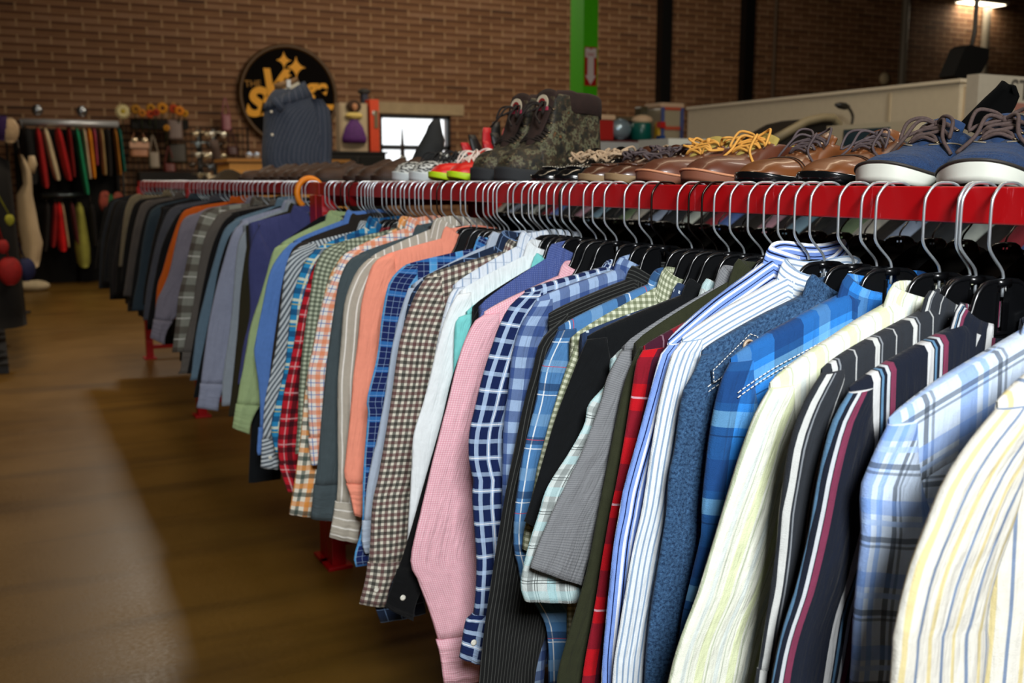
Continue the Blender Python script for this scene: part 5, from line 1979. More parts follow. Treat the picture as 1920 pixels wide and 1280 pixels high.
r, W_, H_ = facebox('doll_box', 636, 192, 690, 283, SH_Y + .05, .16, plain('#a89478', .7), 'tan window box with a purple-gowned doll inside, left of the orange box', 'toy box', cab.children[0].dimensions.z if False else a_.z + .001)
m = MB(); m.box((0, -.004, H_ / 2 + .02), (W_ * .86, .006, H_ * .84)); m.build('window_panel', plain('#b0a080', .5), r, False)
m = MB()
m.lathe([(.15, .10), (.16, .16), (.11, .30), (.05, .38), (0.03, .42)], c=(0, -.0, 0), n=20, sx=1, sy=.35, M=Matrix.Translation((0, -.02, 0)))
m.build('gown', plain('#4a1460', .7, var=.3, scale=30), r)
m = MB(); m.ball((0, -.03, .43), .075, 16, 8, (1.5, .5, .55)); m.build('bodice', plain('#c8b060', .7), r)
m = MB(); m.ball((0, -.03, .545), .075, 16, 10, (1.25, .4, 1.05)); m.build('hair', plain('#3a2412', .9), r)
m = MB(); m.ball((0, -.055, .535), .04, 12, 8, (.9, .5, 1.1)); m.build('face', plain('#b07a54', .7), r)
r, W_, H_ = facebox('orange_box', 693, 186, 712, 281, SH_Y + .05, .2, plain('#c83c0c', .6, var=.1), 'tall narrow orange box beside the boxed doll', 'box', a_.z + .001)
m = MB(); m.box((.02, -.004, H_ * .62), (W_ * .45, .006, H_ * .34)); m.build('window_panel', plain('#6c5a40', .5), r, False)
m = MB(); m.lathe([(0, 0), (.032, 0), (.032, .006), (0, .006)], n=16, M=Matrix.Translation((0, 0, H_ * .74)) @ FACE); m.build('round_seal', plain('#d0d4d0', .4), r)
r, W_, H_ = facebox('navy_figure_box', 680, 176, 692, 281, SH_Y + .22, .1, plain('#101a30', .6), 'narrow dark navy box standing behind the doll and orange boxes', 'box', a_.z + .001)
m = MB(); m.ball((0, .04, H_ + .03), .06, 12, 8, (1.4, .8, .7)); m.build('lid_knob', plain('#15140e', .7), r)
q = aty(755, 300, 8.9)
p_ = empty('peg_stand', (q.x, 8.9, 0), 0, 'slim dark finial rising in front of the window', 'stand')
zt = aty(754, 240, 8.9).z
m = MB(); m.tube([(0, 0, .02), (0, 0, zt - .35), (.0, 0, zt)], [.03, .03, .006], 10); m.build('rod', plain('#241410', .5), p_)
m = MB(); m.lathe([(.16, 0), (.16, .02), (.03, .04), (0, .04)], n=20); m.build('base', M_DARK, p_)
m = MB(); m.ball((0, -.01, aty(754, 298, 8.9).z), .035, 12, 8); m.build('silver_ball', plain('#c8d0d0', .15, metal=.8), p_)

# ------------------------------------------------------------------ back wall merchandise
WM = 14.6
def strip(px_top, py_top, px_bot, py_bot, w_top, w_bot, Y, depth, bow=0):
    """one garment seen edge-on on a rail parallel to the wall: loft between two pixels"""
    a, b = aty(px_top, py_top, Y), aty(px_bot, py_bot, Y)
    s_ = abs(aty(1, 300, Y).x - aty(0, 300, Y).x)
    return a, b, w_top * s_, w_bot * s_, depth


RAILZ = aty(130, 231, WM).z
ra, rb = aty(36, 228, WM), aty(222, 235, WM)
rr = empty('wall_rack', ((ra.x + rb.x) / 2, WM, 0), 0, 'chrome upper garment rail standing before the brick wall at left', 'clothes rack')
hl = (rb.x - ra.x) / 2
m = MB(); m.tube([(-hl, 0, RAILZ), (hl, 0, RAILZ)], .045, 12); m.build('rail', plain('#c4c8cc', .35, metal=.5), rr)
for sx in (-hl + .05, 0, hl - .05):
    m = MB(); m.tube([(sx, .29, 0), (sx, .29, RAILZ), (sx, .02, RAILZ)], .025, 10); m.build('post', M_BLACK, rr)
zl = aty(90, 366, WM).z
m = MB(); m.tube([(-hl + .2, 0, zl), (hl * .2, 0, zl)], .035, 12); m.build('rail', plain('#5a6468', .3, metal=.8), rr)
for sx in (-hl + .22, -hl + .75):
    m = MB(); m.ball((sx, .05, RAILZ + .16), .07, 12, 8, (1, .5, 1)); m.build('finial', plain('#8c9094', .2, metal=.9), rr)

GL = [  # px_top, px_bottom, py_bottom, width px, colour, label
    (50, 62, 345, 34, '#0a0908', 'black coat hanging at the left end of the chrome wall rail'),
    (70, 86, 352, 22, '#9c1010', 'dark red garment, leftmost coloured one on the chrome wall rail'),
    (84, 108, 338, 20, '#c8b690', 'cream white garment between the red ones on the chrome wall rail'),
    (108, 130, 338, 22, '#a40a0c', 'red garment right of the cream one on the chrome wall rail'),
    (128, 138, 332, 12, '#7c0808', 'deep red narrow garment left of the teal one on the wall rail'),
    (143, 163, 364, 15, '#138a5c', 'teal green long garment on the chrome wall rail'),
    (156, 168, 335, 10, '#ddc0a0', 'pale peach narrow garment right of the teal one'),
    (166, 176, 334, 12, '#e08c14', 'mustard orange garment on the chrome wall rail'),
    (175, 181, 310, 8, '#b85068', 'rose pink narrow garment beside the mustard one'),
    (188, 196, 328, 12, '#a08454', 'khaki garment on the chrome wall rail'),
    (200, 205, 330, 16, '#14100e', 'black garment right of the khaki one on the wall rail'),
    (214, 224, 328, 9, '#c07c28', 'ochre garment near the right end of the wall rail'),
    (222, 232, 322, 8, '#0f7a70', 'dark teal garment at the right end of the wall rail'),
]


def wall_garment(pt, pyt, pb, pyb, wpx, colr, label, Y=WM, cat='garment', flare=1.0, dep=.24):
    a, b = aty(pt, pyt, Y), aty(pb, pyb, Y)
    s_ = (aty(101, 300, Y).x - aty(100, 300, Y).x)
    r = empty('hung_garment', (a.x, Y, RAILZ if pyt < 300 else zl), 0, label, cat)
    ox_, oz_ = r.location.x, r.location.z
    G = []
    ph = random.uniform(0, 6)
    s_ *= .80
    for k in range(15):
        v = k / 14
        cx_ = lerp(a.x, b.x, v ** 1.2) - ox_
        z = lerp(a.z, b.z, v) - oz_
        hw = wpx * s_ / 2 * interp([0, .08, .3, .7, .95, 1], [.35, .7, .95, 1.0 * flare, .85 * flare, .5 * flare], v)
        dp = dep * interp([0, .06, .2, 1], [.15, .8, 1, .9], v)
        G.append([(cx_ + hw * math.cos(2 * PI * j / 20) * (1 + .09 * math.sin(3 * j + ph + 2 * v)), dp * math.sin(2 * PI * j / 20), z) for j in range(20)])
    m = MB()
    ids = m.grid(G, loop=True)
    m.cap(ids[0]); m.cap(ids[-1], True)
    m.build('cloth', plain(colr, .95, var=.18, scale=8), r)
    m = MB()
    m.tube([(a.x - ox_, 0, a.z - oz_ - .02), (a.x - ox_, 0, a.z - oz_ + .02), (0, 0, -.055), (-.0, .05, .0), (0, 0, .055)], .006, 6)
    m.build('hanger_hook', M_DSTEEL, r)
    return r


for (pt, pb, pyb, wpx, colr, label) in GL:
    wall_garment(pt, 240, pb, pyb, wpx, colr, label, Y=WM + .0)
G2 = [(103, 99, 462, 16, '#8c0606', 'dark red skirt on the lower wall rail', 1.1), (110, 118, 470, 22, '#c40808', 'bright red flared skirt on the lower wall rail', 1.3), (116, 128, 462, 9, '#b89c78', 'cream strip of fabric on the lower wall rail', 1.0),
      (134, 146, 456, 12, '#5c2024', 'maroon patterned garment on the lower wall rail', 1.0), (148, 158, 500, 28, '#98963e', 'yellow-green layered dress on the lower wall rail', 1.35), (170, 178, 460, 18, '#15100e', 'black garment at the right of the lower wall rail', 1.0),
      (88, 84, 470, 18, '#120c0a', 'black garment at the left of the lower wall rail', 1.0), (196, 200, 480, 26, '#0c0a09', 'black dress right of the yellow-green one', 1.1)]
for (pt, pb, pyb, wpx, colr, label, fl) in G2:
    wall_garment(pt, 380, pb, pyb, wpx, colr, label, Y=WM + .0, flare=fl, dep=.2)
for k, (px_, py, c_) in enumerate(((197, 378, '#a04838'), (206, 384, '#1c6030'), (222, 380, '#b05a48'))):
    q = aty(px_, py, WM - .1)
    m = MB()
    m.ball((q.x, WM - .1, q.z), .10, 14, 10, (.8, .5, 1.5))
    tag(m.build('hanging_bag', plain(c_, .8, var=.4, scale=14)), ('small salmon pouch', 'small green pouch', 'small coral pouch')[k] + ' hanging between the wall rack and the long rack', 'bag')

# grid panel with handbags
ga, gb_ = aty(225, 235, 15.05), aty(470, 400, 15.05)
gp = empty('wire_grid_panel', ((ga.x + gb_.x) / 2, 15.05, 0), 0, 'black wire grid panel on the brick wall holding bags and sunglasses', 'display grid')
gw2, gz1, gz0 = (gb_.x - ga.x) / 2, ga.z, .5
m = MB()
n_ = 24
for k in range(n_ + 1):
    x = lerp(-gw2, gw2, k / n_)
    m.tube([(x, 0, gz0), (x, 0, gz1)], .006, 5)
for k in range(17):
    z = lerp(gz0, gz1, k / 16)
    m.tube([(-gw2, -.006, z), (gw2, -.006, z)], .006, 5)
m.build('grid', M_BLACK, gp)
for x in (-gw2, gw2):
    m = MB()
    m.tube([(x, 0, 0), (x, 0, gz1)], .015, 8)
    m.build('upright', M_BLACK, gp)


def bag(px0, py0, px1, py1, Y, colr, label, strap=None, flap=None):
    a, b = aty(px0, py0, Y), aty(px1, py1, Y)
    r = empty('handbag', ((a.x + b.x) / 2, Y, b.z), 0, label, 'bag')
    W_, H_ = b.x - a.x, a.z - b.z
    m = MB()
    P = []
    for k in range(9):
        v = k / 8
        hw = W_ / 2 * (1 - .06 * v)
        dp = .07 * (1 - .5 * v)
        P.append([(hw * (abs(math.cos(t)) ** .4) * (1 if math.cos(t) > 0 else -1), dp * math.sin(t), H_ * v) for t in [2 * PI * j / 24 for j in range(24)]])
    ids = m.grid(P, loop=True)
    m.cap(ids[0], True); m.cap(ids[-1])
    m.build('body', plain(colr, .5, var=.1), r)
    if flap:
        m = MB(); m.box((0, -.072, H_ * .8), (W_ * .96, .02, H_ * .4)); m.build('flap', plain(flap, .4), r, False)
    m = MB()
    m.tube(spline([(-W_ * .4, 0, H_ * .95), (-W_ * .2, 0, H_ + .12), (0, .03, H_ + .24), (W_ * .2, 0, H_ + .12), (W_ * .4, 0, H_ * .95)], 20), .01, 6)
    m.build('strap', plain(strap or colr, .6), r)
    return r


r = bag(241, 266, 280, 294, 14.9, '#a8704e', 'dusty pink clutch bag with shiny lights on its flap, on the wire grid', flap='#c8987a')
for k in range(2):
    m = MB(); m.ball(((k - .45) * .13, -.09, .22), .042, 12, 8, (1.1, .5, .8)); m.build('clasp', plain('#f4dcb8', .15, metal=.6, emis=0), r)
bag(278, 285, 300, 315, 14.85, '#8a7c6a', 'pale grey open-weave tote bag right of the pink clutch')
bag(312, 268, 352, 306, 14.9, '#2a200e', 'dark olive brown handbag on the wire grid')
bag(306, 306, 330, 322, 14.85, '#5c1a10', 'small dark red bag low on the wire grid')
bag(312, 224, 344, 262, 14.8, '#6a5850', 'patterned pinkish-grey bag hanging below the orange flowers', strap='#b08040')
bag(414, 214, 434, 246, 15.0, '#8a5058', 'pink woven bag high on the wall left of the round sign')
bag(424, 274, 446, 290, 14.9, '#3c0c0a', 'small dark red purse over the amber counter')
# a bouquet row of artificial gerberas above the grid
FL = [(230, 209, 17, '#d8cc98', '#b09a30'), (254, 205, 12, '#a87410', '#5a3408'), (266, 212, 10, '#c07818', '#4a2808'), (282, 203, 11, '#b8800c', '#3a1c08'), (281, 214, 10, '#c04818', '#501008'), (292, 211, 9, '#a83010', '#3c0c06'),
      (304, 203, 14, '#c88410', '#4a1e08'), (325, 204, 11, '#b83c10', '#641408'), (336, 208, 12, '#d8800c', '#6a2c08'), (346, 213, 9, '#c89010', '#6a3c08'), (312, 240, 8, '#c8881c', '#6a3c08')]
for k, (px_, py, rp, c1, c2) in enumerate(FL):
    Y = 14.75 - .03 * (k % 3)
    q = aty(px_, py, Y)
    rr_ = rp * (aty(101, 200, Y).x - aty(100, 200, Y).x)
    lab = 'large cream artificial gerbera at the end of the chrome wall rail' if k == 0 else 'orange and yellow artificial gerbera in the row above the wire grid'
    r = empty('artificial_flower', (q.x, Y, q.z), 0, lab, 'flower', None if k == 0 else 'orange artificial gerberas above the wire grid')
    m = MB()
    for ly in range(2):
        for j in range(18):
            a = 2 * PI * (j + ly * .5) / 18
            d = Vector((math.cos(a), 0, math.sin(a)))
            s_ = Vector((-math.sin(a), 0, math.cos(a)))
            R1 = rr_ * (1 - .18 * ly)
            yy = -.015 * ly
            pts = [d * R1 * .15 + Vector((0, yy, 0)), d * R1 * .6 + s_ * R1 * .14 + Vector((0, yy - .02, 0)), d * R1 + Vector((0, yy - .01, 0)), d * R1 * .6 - s_ * R1 * .14 + Vector((0, yy - .02, 0))]
            m.face([m.vert(p) for p in pts])
    o = m.build('petals', plain(c1, .8, var=.15), r, False)
    o.modifiers.new('t', 'SOLIDIFY').thickness = .004
    m = MB(); m.ball((0, -.03, 0), rr_ * .3, 12, 8, (1, .4, 1)); m.build('flower_centre', plain(c2, .9), r)
    m = MB(); m.tube([(0, 0, 0), (0, .05, -.12), (0, .15, -.3)], .008, 6); m.build('stem', plain('#2a3010', .8), r)
# planter box the flowers stand in
a_, b_ = aty(246, 222, 14.85), aty(352, 232, 14.85)
m = MB(); m.box(((a_.x + b_.x) / 2, 14.9, (a_.z + b_.z) / 2 - .04), (b_.x - a_.x, .22, .13))
tag(m.build('flower_trough', plain('#0e0b07', .9), smooth=False), 'dark narrow trough holding the row of artificial flowers', 'planter')

# rotating display of sunglasses: posts with shiny lenses
for k, (px_, lab) in enumerate(((376, 'left sparkling sunglasses display tower behind the far rack'), (404, 'right sparkling sunglasses display tower with a hanging strap, nearer the round sign'))):
    Y = 13.55 - .75 * k
    q = aty(px_, 330, Y)
    zt = aty(px_, 243, Y).z
    r = empty('sunglasses_tower', (q.x, Y, 0), 0, lab, 'display stand')
    m = MB(); m.tube([(0, 0, .02), (0, 0, zt)], .03, 10); m.build('pole', M_BLACK, r)
    m = MB(); m.lathe([(.2, 0), (.2, .03), (.04, .05), (0, .05)], n=20); m.build('base', M_BLACK, r)
    rn = random.Random(5 + k)
    for j in range(6):
        z = zt - .06 - j * .13
        g_ = MB()
        for sx in (-.065, .065):
            g_.ball((sx + rn.uniform(-.05, .05), -.09, z), .042, 12, 8, (1, .35, .85))
        g_.tube([(-.12, -.09, z + .02), (0, -.1, z + .025), (.12, -.09, z + .02)], .008, 6)
        g_.build('sunglasses', plain(['#c8b898', '#8fa0a8', '#d8d4c4', '#403830', '#b0a488', '#687078'][(j + 2 * k) % 6], .12, metal=.7), r)
q0, q1 = aty(400, 262, 12.71), aty(412, 318, 12.71)
m = MB()
m.grid([[(lerp(q0.x, q1.x, v) - .05, 12.71, lerp(q0.z, q1.z, v)), (lerp(q0.x, q1.x, v) + .05, 12.71, lerp(q0.z, q1.z, v))] for v in (0, .3, .6, 1)])
o = m.build('hanging_scarf', plain('#4a3a32', .9))
o.modifiers.new('t', 'SOLIDIFY').thickness = .02
tag(o, 'dark brown scarf slanting down beside the amber counter', 'scarf')

# white dress and bundle at left
q = aty(52, 300, 11.5)
wd_ = empty('white_dress', (q.x, 11.5, 0), 0, 'long cream white dress hanging at the end of the left rack', 'dress')
pr = [(38, 290, 4), (44, 305, 7), (50, 322, 9), (52, 345, 8), (46, 365, 14), (50, 400, 17), (54, 430, 18), (60, 455, 19), (58, 485, 17), (60, 500, 12)]
s_ = aty(101, 300, 11.5).x - aty(100, 300, 11.5).x
G = []
for (px_, py, w_) in pr:
    p_ = aty(px_, py, 11.5)
    G.append([(p_.x - q.x + w_ * s_ * (1 + .14 * math.sin(4 * t)) * math.cos(t), .16 * math.sin(t), p_.z) for t in [2 * PI * j / 28 for j in range(28)]])
m = MB(); ids = m.grid(G, loop=True); m.cap(ids[0]); m.cap(ids[-1], True)
m.build('skirt', plain('#b8a484', .95, var=.12, scale=5), wd_)
m = MB(); a_ = aty(55, 322, 11.5); b_ = aty(59, 292, 11.5)
m.tube([(a_.x - q.x, 0, a_.z), ((a_.x + b_.x) / 2 - q.x + .02, 0, (a_.z + b_.z) / 2), (b_.x - q.x, 0, b_.z)], [.05, .045, .03], 10); m.build('sleeve', plain('#b8a484', .95, var=.12, scale=5), wd_)
m = MB(); p_ = aty(38, 290, 11.5); m.tube([(p_.x - q.x, 0, p_.z - .02), (p_.x - q.x - .02, 0, aty(38, 262, 11.5).z)], .01, 6); m.build('hanger_hook', M_DSTEEL, wd_)
q = at(60, 545, 2, 0.0)
m = MB()
m.ball((q.x, q.y, .06), .17, 20, 10, (1.25, .9, .45))
m.ball((q.x - .06, q.y, .17), .09, 16, 8, (.7, .7, 1.1))
tag(m.build('cloth_bundle', plain('#c0b090', .95, var=.15, scale=9)), 'cream cloth bundle lying on the floor under the white dress', 'cloth')

# left rack of dark clothes at the picture's left edge
LX = -.22
lr = empty('clothes_rack', (LX, 8.4, 0), 0, 'dark clothes rack cut off by the left edge of the picture', 'clothes rack')
m = MB(); m.tube([(0, -.4, 1.75), (0, 3.4, 1.75)], .02, 8); m.build('rail', M_BLACK, lr)
for yy in (-.4, 3.4):
    m = MB(); m.tube([(0, yy, 0), (0, yy, 1.75)], .02, 8); m.build('post', M_BLACK, lr)
m = MB(); m.box((0, 1.5, .03), (.5, 3.9, .05)); m.build('base', M_BLACK, lr, False)
LG = [('#0b0a0a', 'black long coat, nearest on the left rack'), ('#0e0c10', 'second black garment of the left rack'), ('#3a0808', 'dark red garment of the left rack'), ('#101014', 'charcoal garment in the middle of the left rack'),
      ('#2a1c38', 'dark purple garment of the left rack'), ('#0c0c0c', 'black jacket beyond the purple garment of the left rack'), ('#6c5c44', 'beige garment of the left rack'), ('#12100e', 'black garment last on the left rack')]
for k, (c_, lab) in enumerate(LG):
    r = simple_garment('hung_garment', (LX, 8.25 + k * .42, 1.77), 0, plain(c_, .95, var=.2), lab, None, length=1.45 - .1 * (k % 3), half=.36, puff=.10, seed=200 + k, cat='garment', slope=.16)
    m = MB(); m.tube([(0, 0, -.14), (0, 0, -.06), (-.03, 0, -.03), (-.025, 0, .0), (0, 0, .006), (.025, 0, -.005)], .004, 6); m.build('hanger_hook', M_DSTEEL, r)
for (px_, py, Y, rad, c_, lab) in ((18, 508, 7.98, .09, '#8c0808', 'round dark red bag low on the left rack'), (48, 505, 8.46, .08, '#0c1440', 'small navy bag behind the red one on the left rack'), (18, 412, 7.98, .035, '#8c8c20', 'small yellow trinket on the left rack'),
                                   (5, 462, 7.98, .045, '#8a0c0c', 'red scarf end showing on the left rack')):
    q = aty(px_, py, Y)
    m = MB(); m.ball((q.x, Y, q.z), rad, 16, 10, (.9, .6, 1.15))
    m.tube([(q.x, Y, q.z + rad), ((q.x + LX) / 2, Y, 1.5), (LX, Y, 1.727)], .006, 6)
    tag(m.build('hanging_bag', plain(c_, .8, var=.2)), lab, 'bag')
for (px_, py, c_, lab) in ((5, 240, '#2a1048', 'purple folded garment at the top left edge'), (17, 244, '#b09878', 'pale cap-like garment at the top left edge')):
    q = aty(px_, py, 11.0)
    m = MB(); m.ball((q.x, 11.0, q.z), .11, 16, 8, (.8, .6, 1.15))
    m.tube([(q.x, 11.0, q.z - .1), (q.x, 11.0, 1.77)], .012, 6)
    tag(m.build('hat_on_stand', plain(c_, .9, var=.1)), lab, 'hat')

# ------------------------------------------------------------------ right side: partition, shelf with goods, appliance
PXX = 4.5
pa, pb_ = at(1290, 205, 0, PXX), at(1800, 154, 0, PXX)
ph_ = (pa.z + pb_.z) / 2
pr_ = empty('white_partition', (PXX, pb_.y, 0), 0, 'long white panel partition standing right of the black columns', 'partition')
Lp = pa.y - pb_.y
m = MB(); m.box((.03, Lp / 2, ph_ / 2), (.06, Lp, ph_)); m.build('panel', plain('#cfc3a8', .75, var=.03), pr_, False)
m = MB(); m.box((.03, Lp / 2, ph_ + .008), (.08, Lp + .02, .018)); m.build('top_cap', plain('#e0d4ba', .6), pr_, False)
m = MB(); m.box((.33, -.02, ph_ / 2 - .01), (.6, .04, ph_ - .02)); m.build('end_panel', plain('#c4b294', .75), pr_, False)
m = MB(); m.box((.0, .46, ph_ / 2), (.012, .02, ph_ - .04)); m.build('seam', plain('#b8a98c', .8), pr_, False)
# white framed board with dark green panel, seen above the shoes
q0, q1 = at(1585, 238, 0, 3.6), at(1668, 258, 0, 3.6)
bd = empty('framed_screen', (3.6, q1.y, 0), 0, 'cream framed unit with a dark green panel behind the leather shoes', 'cabinet')
wy = q0.y - q1.y
m = MB(); m.box((.08, wy / 2, (q0.z + .01) / 2), (.15, wy + .25, q0.z + .01)); m.build('body', plain('#c8bc9e', .7), bd, False)
m = MB(); m.box((-.004, wy / 2, q0.z - .05), (.012, wy, .075)); m.build('dark_panel', plain('#28404a', .5), bd, False)
# appliance with open lid shape (treadmill-like hood)
Yh = 3.85
r = empty('black_hood_case', (at(1530, 250, 1, Yh).x, Yh, 0), 0, 'olive-black hooded case with a pale rim between the brown shoes and the partition', 'case')
hx_ = lambda px_, py: (at(px_, py, 1, Yh).x - r.location.x, at(px_, py, 1, Yh).z)
pts = [hx_(1450, 262), hx_(1480, 245), hx_(1510, 228), hx_(1540, 221), hx_(1560, 221), hx_(1570, 232), hx_(1573, 262), hx_(1573, 300), hx_(1450, 300)]
m = MB(); m.poly_xz(pts, 0, .28); m.build('shell', plain('#191510', .5), r, False)
m = MB(); m.tube([(x, -.005, z) for x, z in pts[:7]], .022, 8); m.build('rim', plain('#7c7054', .6), r)
m = MB(); m.box((.05, .14, pts[-1][1] / 2), (.3, .2, pts[-1][1])); m.build('stand', M_DARK, r, False)
# gooseneck lamp
r = empty('gooseneck_lamp', (at(1596, 232, 1, 4.32).x, 4.32, 0), 0, 'small dark gooseneck desk lamp in front of the white partition', 'lamp')
hx2 = lambda px_, py: (at(px_, py, 1, 4.32).x - r.location.x, 0, at(px_, py, 1, 4.32).z)
bzz = hx2(1596, 262)[2]
m = MB(); m.tube(spline([hx2(1596, 262), hx2(1597, 235), hx2(1599, 218), hx2(1594, 206), hx2(1588, 201)], 24), .008, 8); m.build('neck', plain('#2e281c', .6), r)
m = MB(); a_, b_ = Vector(hx2(1592, 201)), Vector(hx2(1566, 196)); m.tube([a_, a_.lerp(b_, .3), a_.lerp(b_, .7), b_], [.010, .020, .018, .007], 14); m.build('lamp_head', plain('#141008', .5), r)
m = MB(); m.tube([(0, 0, .03), (0, 0, bzz)], .018, 8); m.build('pole', plain('#2e281c', .6), r)
m = MB(); m.lathe([(.09, 0), (.09, .03), (.03, .05), (0, .05)], n=20); m.build('base', M_DARK, r)
# white carton / appliance at the right edge with dark printing
Ya = 3.0
a_, b_ = aty(1836, 138, Ya), aty(1824, 163, Ya)
ap = empty('printed_board', (a_.x, Ya, 0), 0, 'big white printed board cut by the right edge of the picture', 'board')
Wc, zc = 1.4, a_.z
m = MB(); m.box((Wc / 2, .03, zc / 2), (Wc, .06, zc)); m.build('panel', plain('#c4bca8', .7, var=.04), ap, False)
tq = aty(1908, 170, Ya)
text_mesh('printed_word', 'STR', .12, plain('#5a564c', .7), ap, Matrix.Translation((tq.x - a_.x + .05, -.002, tq.z)) @ FACE, .001)
for (px_, py, w_, h_, c_) in ((1888, 222, .05, .10, '#b06a50'), (1912, 202, .07, .04, '#b07868'), (1912, 242, .045, .06, '#3c4040')):
    tq = aty(px_, py, Ya)
    m = MB(); m.box((tq.x - a_.x, -.002, tq.z), (w_, .002, h_)); m.build('printed_patch', plain(c_, .7), ap, False)
# black loudspeaker hanging by its pole above the partition end
Yk = 4.0
q = aty(1818, 118, Yk)
sk = empty('hanging_speaker', (q.x, Yk, q.z), 0, 'black tilted loudspeaker hanging from the pale pole at upper right', 'loudspeaker')
s_ = (aty(1819, 118, Yk).x - aty(1818, 118, Yk).x)
v_ = (aty(1818, 117, Yk).z - aty(1818, 118, Yk).z)
pts = [(-34 * s_, -27 * v_), (6 * s_, -42 * v_), (30 * s_, 8 * v_), (30 * s_, 28 * v_), (-8 * s_, 33 * v_), (-16 * s_, 26 * v_)]
m = MB(); m.poly_xz(pts, -.02, .08); m.build('cabinet', M_BLACK, sk, False)
m = MB(); m.tube([(8 * s_, .03, 20 * v_), (14 * s_, .03, 60 * v_), (16 * s_, .03, WZ - q.z)], .012, 8); m.build('hanging_pole', plain('#3a3630', .6), sk)

# wooden shelf with coloured goods, between the green post and the partition
Ys = 6.8
a_, b_ = aty(1112, 262, Ys), aty(1298, 252, Ys)
zsh = (a_.z + b_.z) / 2 - .03
gs = empty('goods_table', ((a_.x + b_.x) / 2, Ys, 0), 0, 'red-edged table of coloured containers right of the green post', 'table')
Wg = b_.x - a_.x + .3
m = MB(); m.box((0, .25, zsh - .015), (Wg, .6, .03)); m.build('table_top', plain('#5a1c18', .5), gs, False)
m = MB(); m.box((0, -.06, zsh - .05), (Wg, .02, .07)); m.build('white_edge', plain('#b0b4b4', .5), gs, False)
for sx in (-1, 1):
    for sy in (0, 1):
        m = MB(); m.box((sx * (Wg / 2 - .04), .02 + sy * .46, zsh / 2 - .02), (.04, .04, zsh - .03)); m.build('leg', M_DARK, gs, False)


def goods(name, x0, x1, ytop, mat, label, cat, dy=.05, dep=.22, lid=None):
    a, b = aty(x0, 250, Ys), aty(x1, 250, Ys)
    zt = aty((x0 + x1) / 2, ytop, Ys).z
    r = empty(name, ((a.x + b.x) / 2, Ys + dy, zsh), 0, label, cat)
    W_, H_ = b.x - a.x, zt - zsh
    lh = .04 if lid else 0
    m = MB(); m.box((0, dep / 2, (H_ - lh) / 2), (W_, dep, H_ - lh))
    o = m.build('container', mat, r, False)
    bv = o.modifiers.new('b', 'BEVEL'); bv.width = .012; bv.segments = 3
    if lid:
        m = MB(); m.box((0, dep / 2, H_ - lh / 2), (W_ + .02, dep + .02, lh)); o = m.build('lid', lid, r, False)
        bv = o.modifiers.new('b', 'BEVEL'); bv.width = .01; bv.segments = 2
    return r, W_, H_


M_CREAM = plain('#d8b894', .6)
goods('storage_box', 1112, 1158, 214, plain('#b02824', .35, coat=.3), 'red plastic box with a cream lid right of the green post', 'box', lid=M_CREAM)
r, W_, H_ = goods('storage_box', 1108, 1140, 199, plain('#20243a', .5), 'navy box with a cream lid standing behind the red box', 'box', dy=.30, lid=M_CREAM)
r, W_, H_ = goods('storage_box', 1162, 1226, 214, plain('#20283e', .4), 'wide dark blue box between the red one and the teal pot', 'box', dy=.28, lid=plain('#5a4c34', .6))
q = aty(1174, 233, Ys)
m = MB(); m.ball((q.x, Ys + .08, zsh + .09), .085, 16, 10, (1.1, .8, .95))
tag(m.build('silver_teapot_body', plain('#9ab0bc', .25, metal=.5)), 'round silvery pot between the red box and the teal pot', 'pot')
r = empty('teal_pot', (aty(1213, 240, Ys).x, Ys + .08, zsh), 0, 'teal green pot with a cream stuffed top on the red-edged table', 'pot')
m = MB(); m.lathe([(.07, 0), (.085, .02), (.085, .13), (.075, .145), (0, .145)], n=24); m.build('pot', plain('#0c5a50', .3), r)
m = MB(); m.ball((.01, 0, .165), .085, 16, 8, (1.05, .9, .5)); m.build('stuffing', M_CREAM, r)
r, W_, H_ = goods('clear_container', 1246, 1286, 192, plain('#a89c80', .3), 'tall clear-sided container with orange bands and blue corners', 'container', lid=plain('#d0b090', .6))
for zz in (H_ * .35, H_ * .86):
    m = MB(); m.box((0, -.004, zz), (W_ * 1.01, .008, .028)); m.build('orange_band', plain('#c05438', .5), r, False)
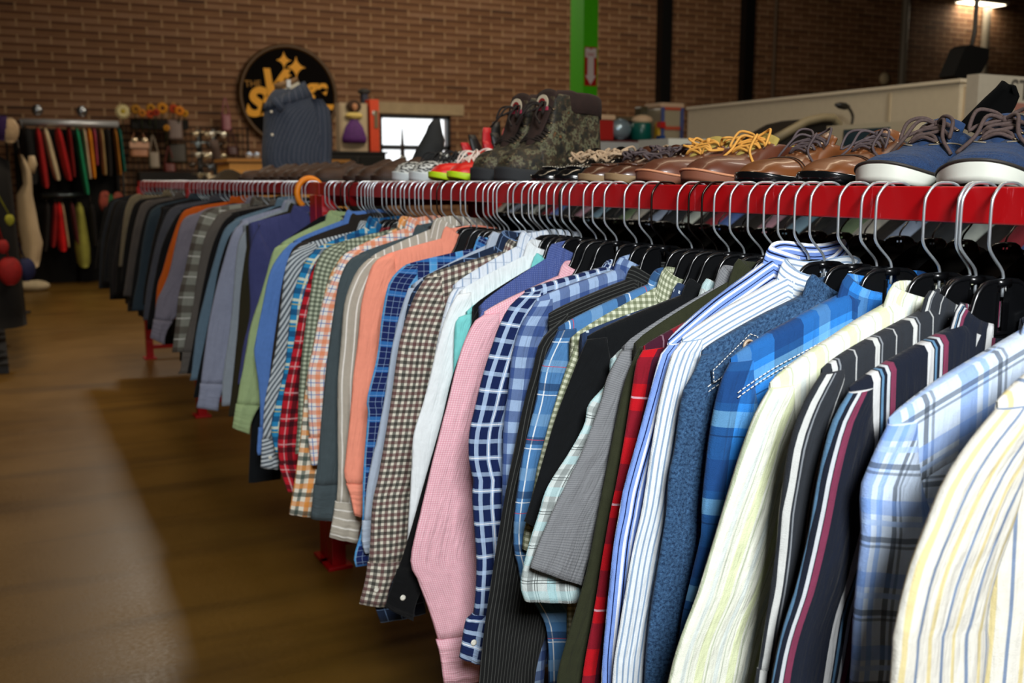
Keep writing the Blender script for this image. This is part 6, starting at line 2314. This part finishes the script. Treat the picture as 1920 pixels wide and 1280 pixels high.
for sx in (-1, 1):
    m = MB(); m.box((sx * W_ * .45, -.006, H_ * .45), (.03, .01, H_ * .86)); m.build('blue_corner', plain('#4a5688', .5), r, False)
r, W_, H_ = goods('toy_blocks', 1241, 1250, 228, plain('#c8a020', .5), 'little stack of red, yellow and blue blocks beside the clear container', 'toy', dep=.06)
m = MB(); m.box((0, -.002, H_ * .85), (W_ * 1.02, .06, H_ * .3)); m.build('red_block', plain('#c02018', .5), r, False)
m = MB(); m.box((0, -.002, H_ * .15), (W_ * 1.02, .06, H_ * .3)); m.build('blue_block', plain('#204888', .5), r, False)
r, W_, H_ = goods('glass_jar', 1228, 1242, 196, plain('#4a4430', .3), 'dim tall jar left of the clear container', 'jar', dep=.1, dy=.2)
# white sheet of paper lying over the edge behind the laces
q = at(1270, 262, 1, 4.9)
m = MB(); m.box((q.x, 4.9, q.z / 2), (.34, .3, q.z - 0)); o = m.build('white_bin', plain('#c8ccc4', .6), smooth=False)
tag(o, 'pale bin top glimpsed behind the dark-laced shoes', 'bin')

# dark sheet added for the black gaps behind the wall garments; low cabinet
a_, b_ = aty(22, 240, 14.95), aty(236, 520, 14.95)
m = MB(); m.box(((a_.x + b_.x) / 2, 14.97, a_.z / 2), (b_.x - a_.x, .04, a_.z))
tag(m.build('dark_backdrop', plain('#0a0806', .9), smooth=False), 'black backdrop sheet added for the dark gaps behind the wall rack garments', 'board')
a_, b_ = aty(262, 322, 13.9), aty(400, 520, 13.9)
m = MB(); m.box(((a_.x + b_.x) / 2, 14.1, a_.z / 2), (b_.x - a_.x, .4, a_.z))
tag(m.build('low_cabinet', plain('#0c0906', .8), smooth=False), 'low black cabinet under the wire grid, behind the far rack', 'cabinet')
q = aty(40, 250, 11.5)
vs = empty('valet_stand', (q.x - .14, 11.62, 0), 0, 'thin black stand holding the cream white dress', 'stand')
m = MB(); m.tube([(0, 0, .02), (0, 0, q.z + .1), (.14, -.1, q.z + .12), (.16, -.12, q.z + .02)], .012, 8); m.build('pole', M_BLACK, vs)
m = MB(); m.lathe([(.11, 0), (.11, .015), (.02, .02), (0, .02)], n=20); m.build('base', M_BLACK, vs)
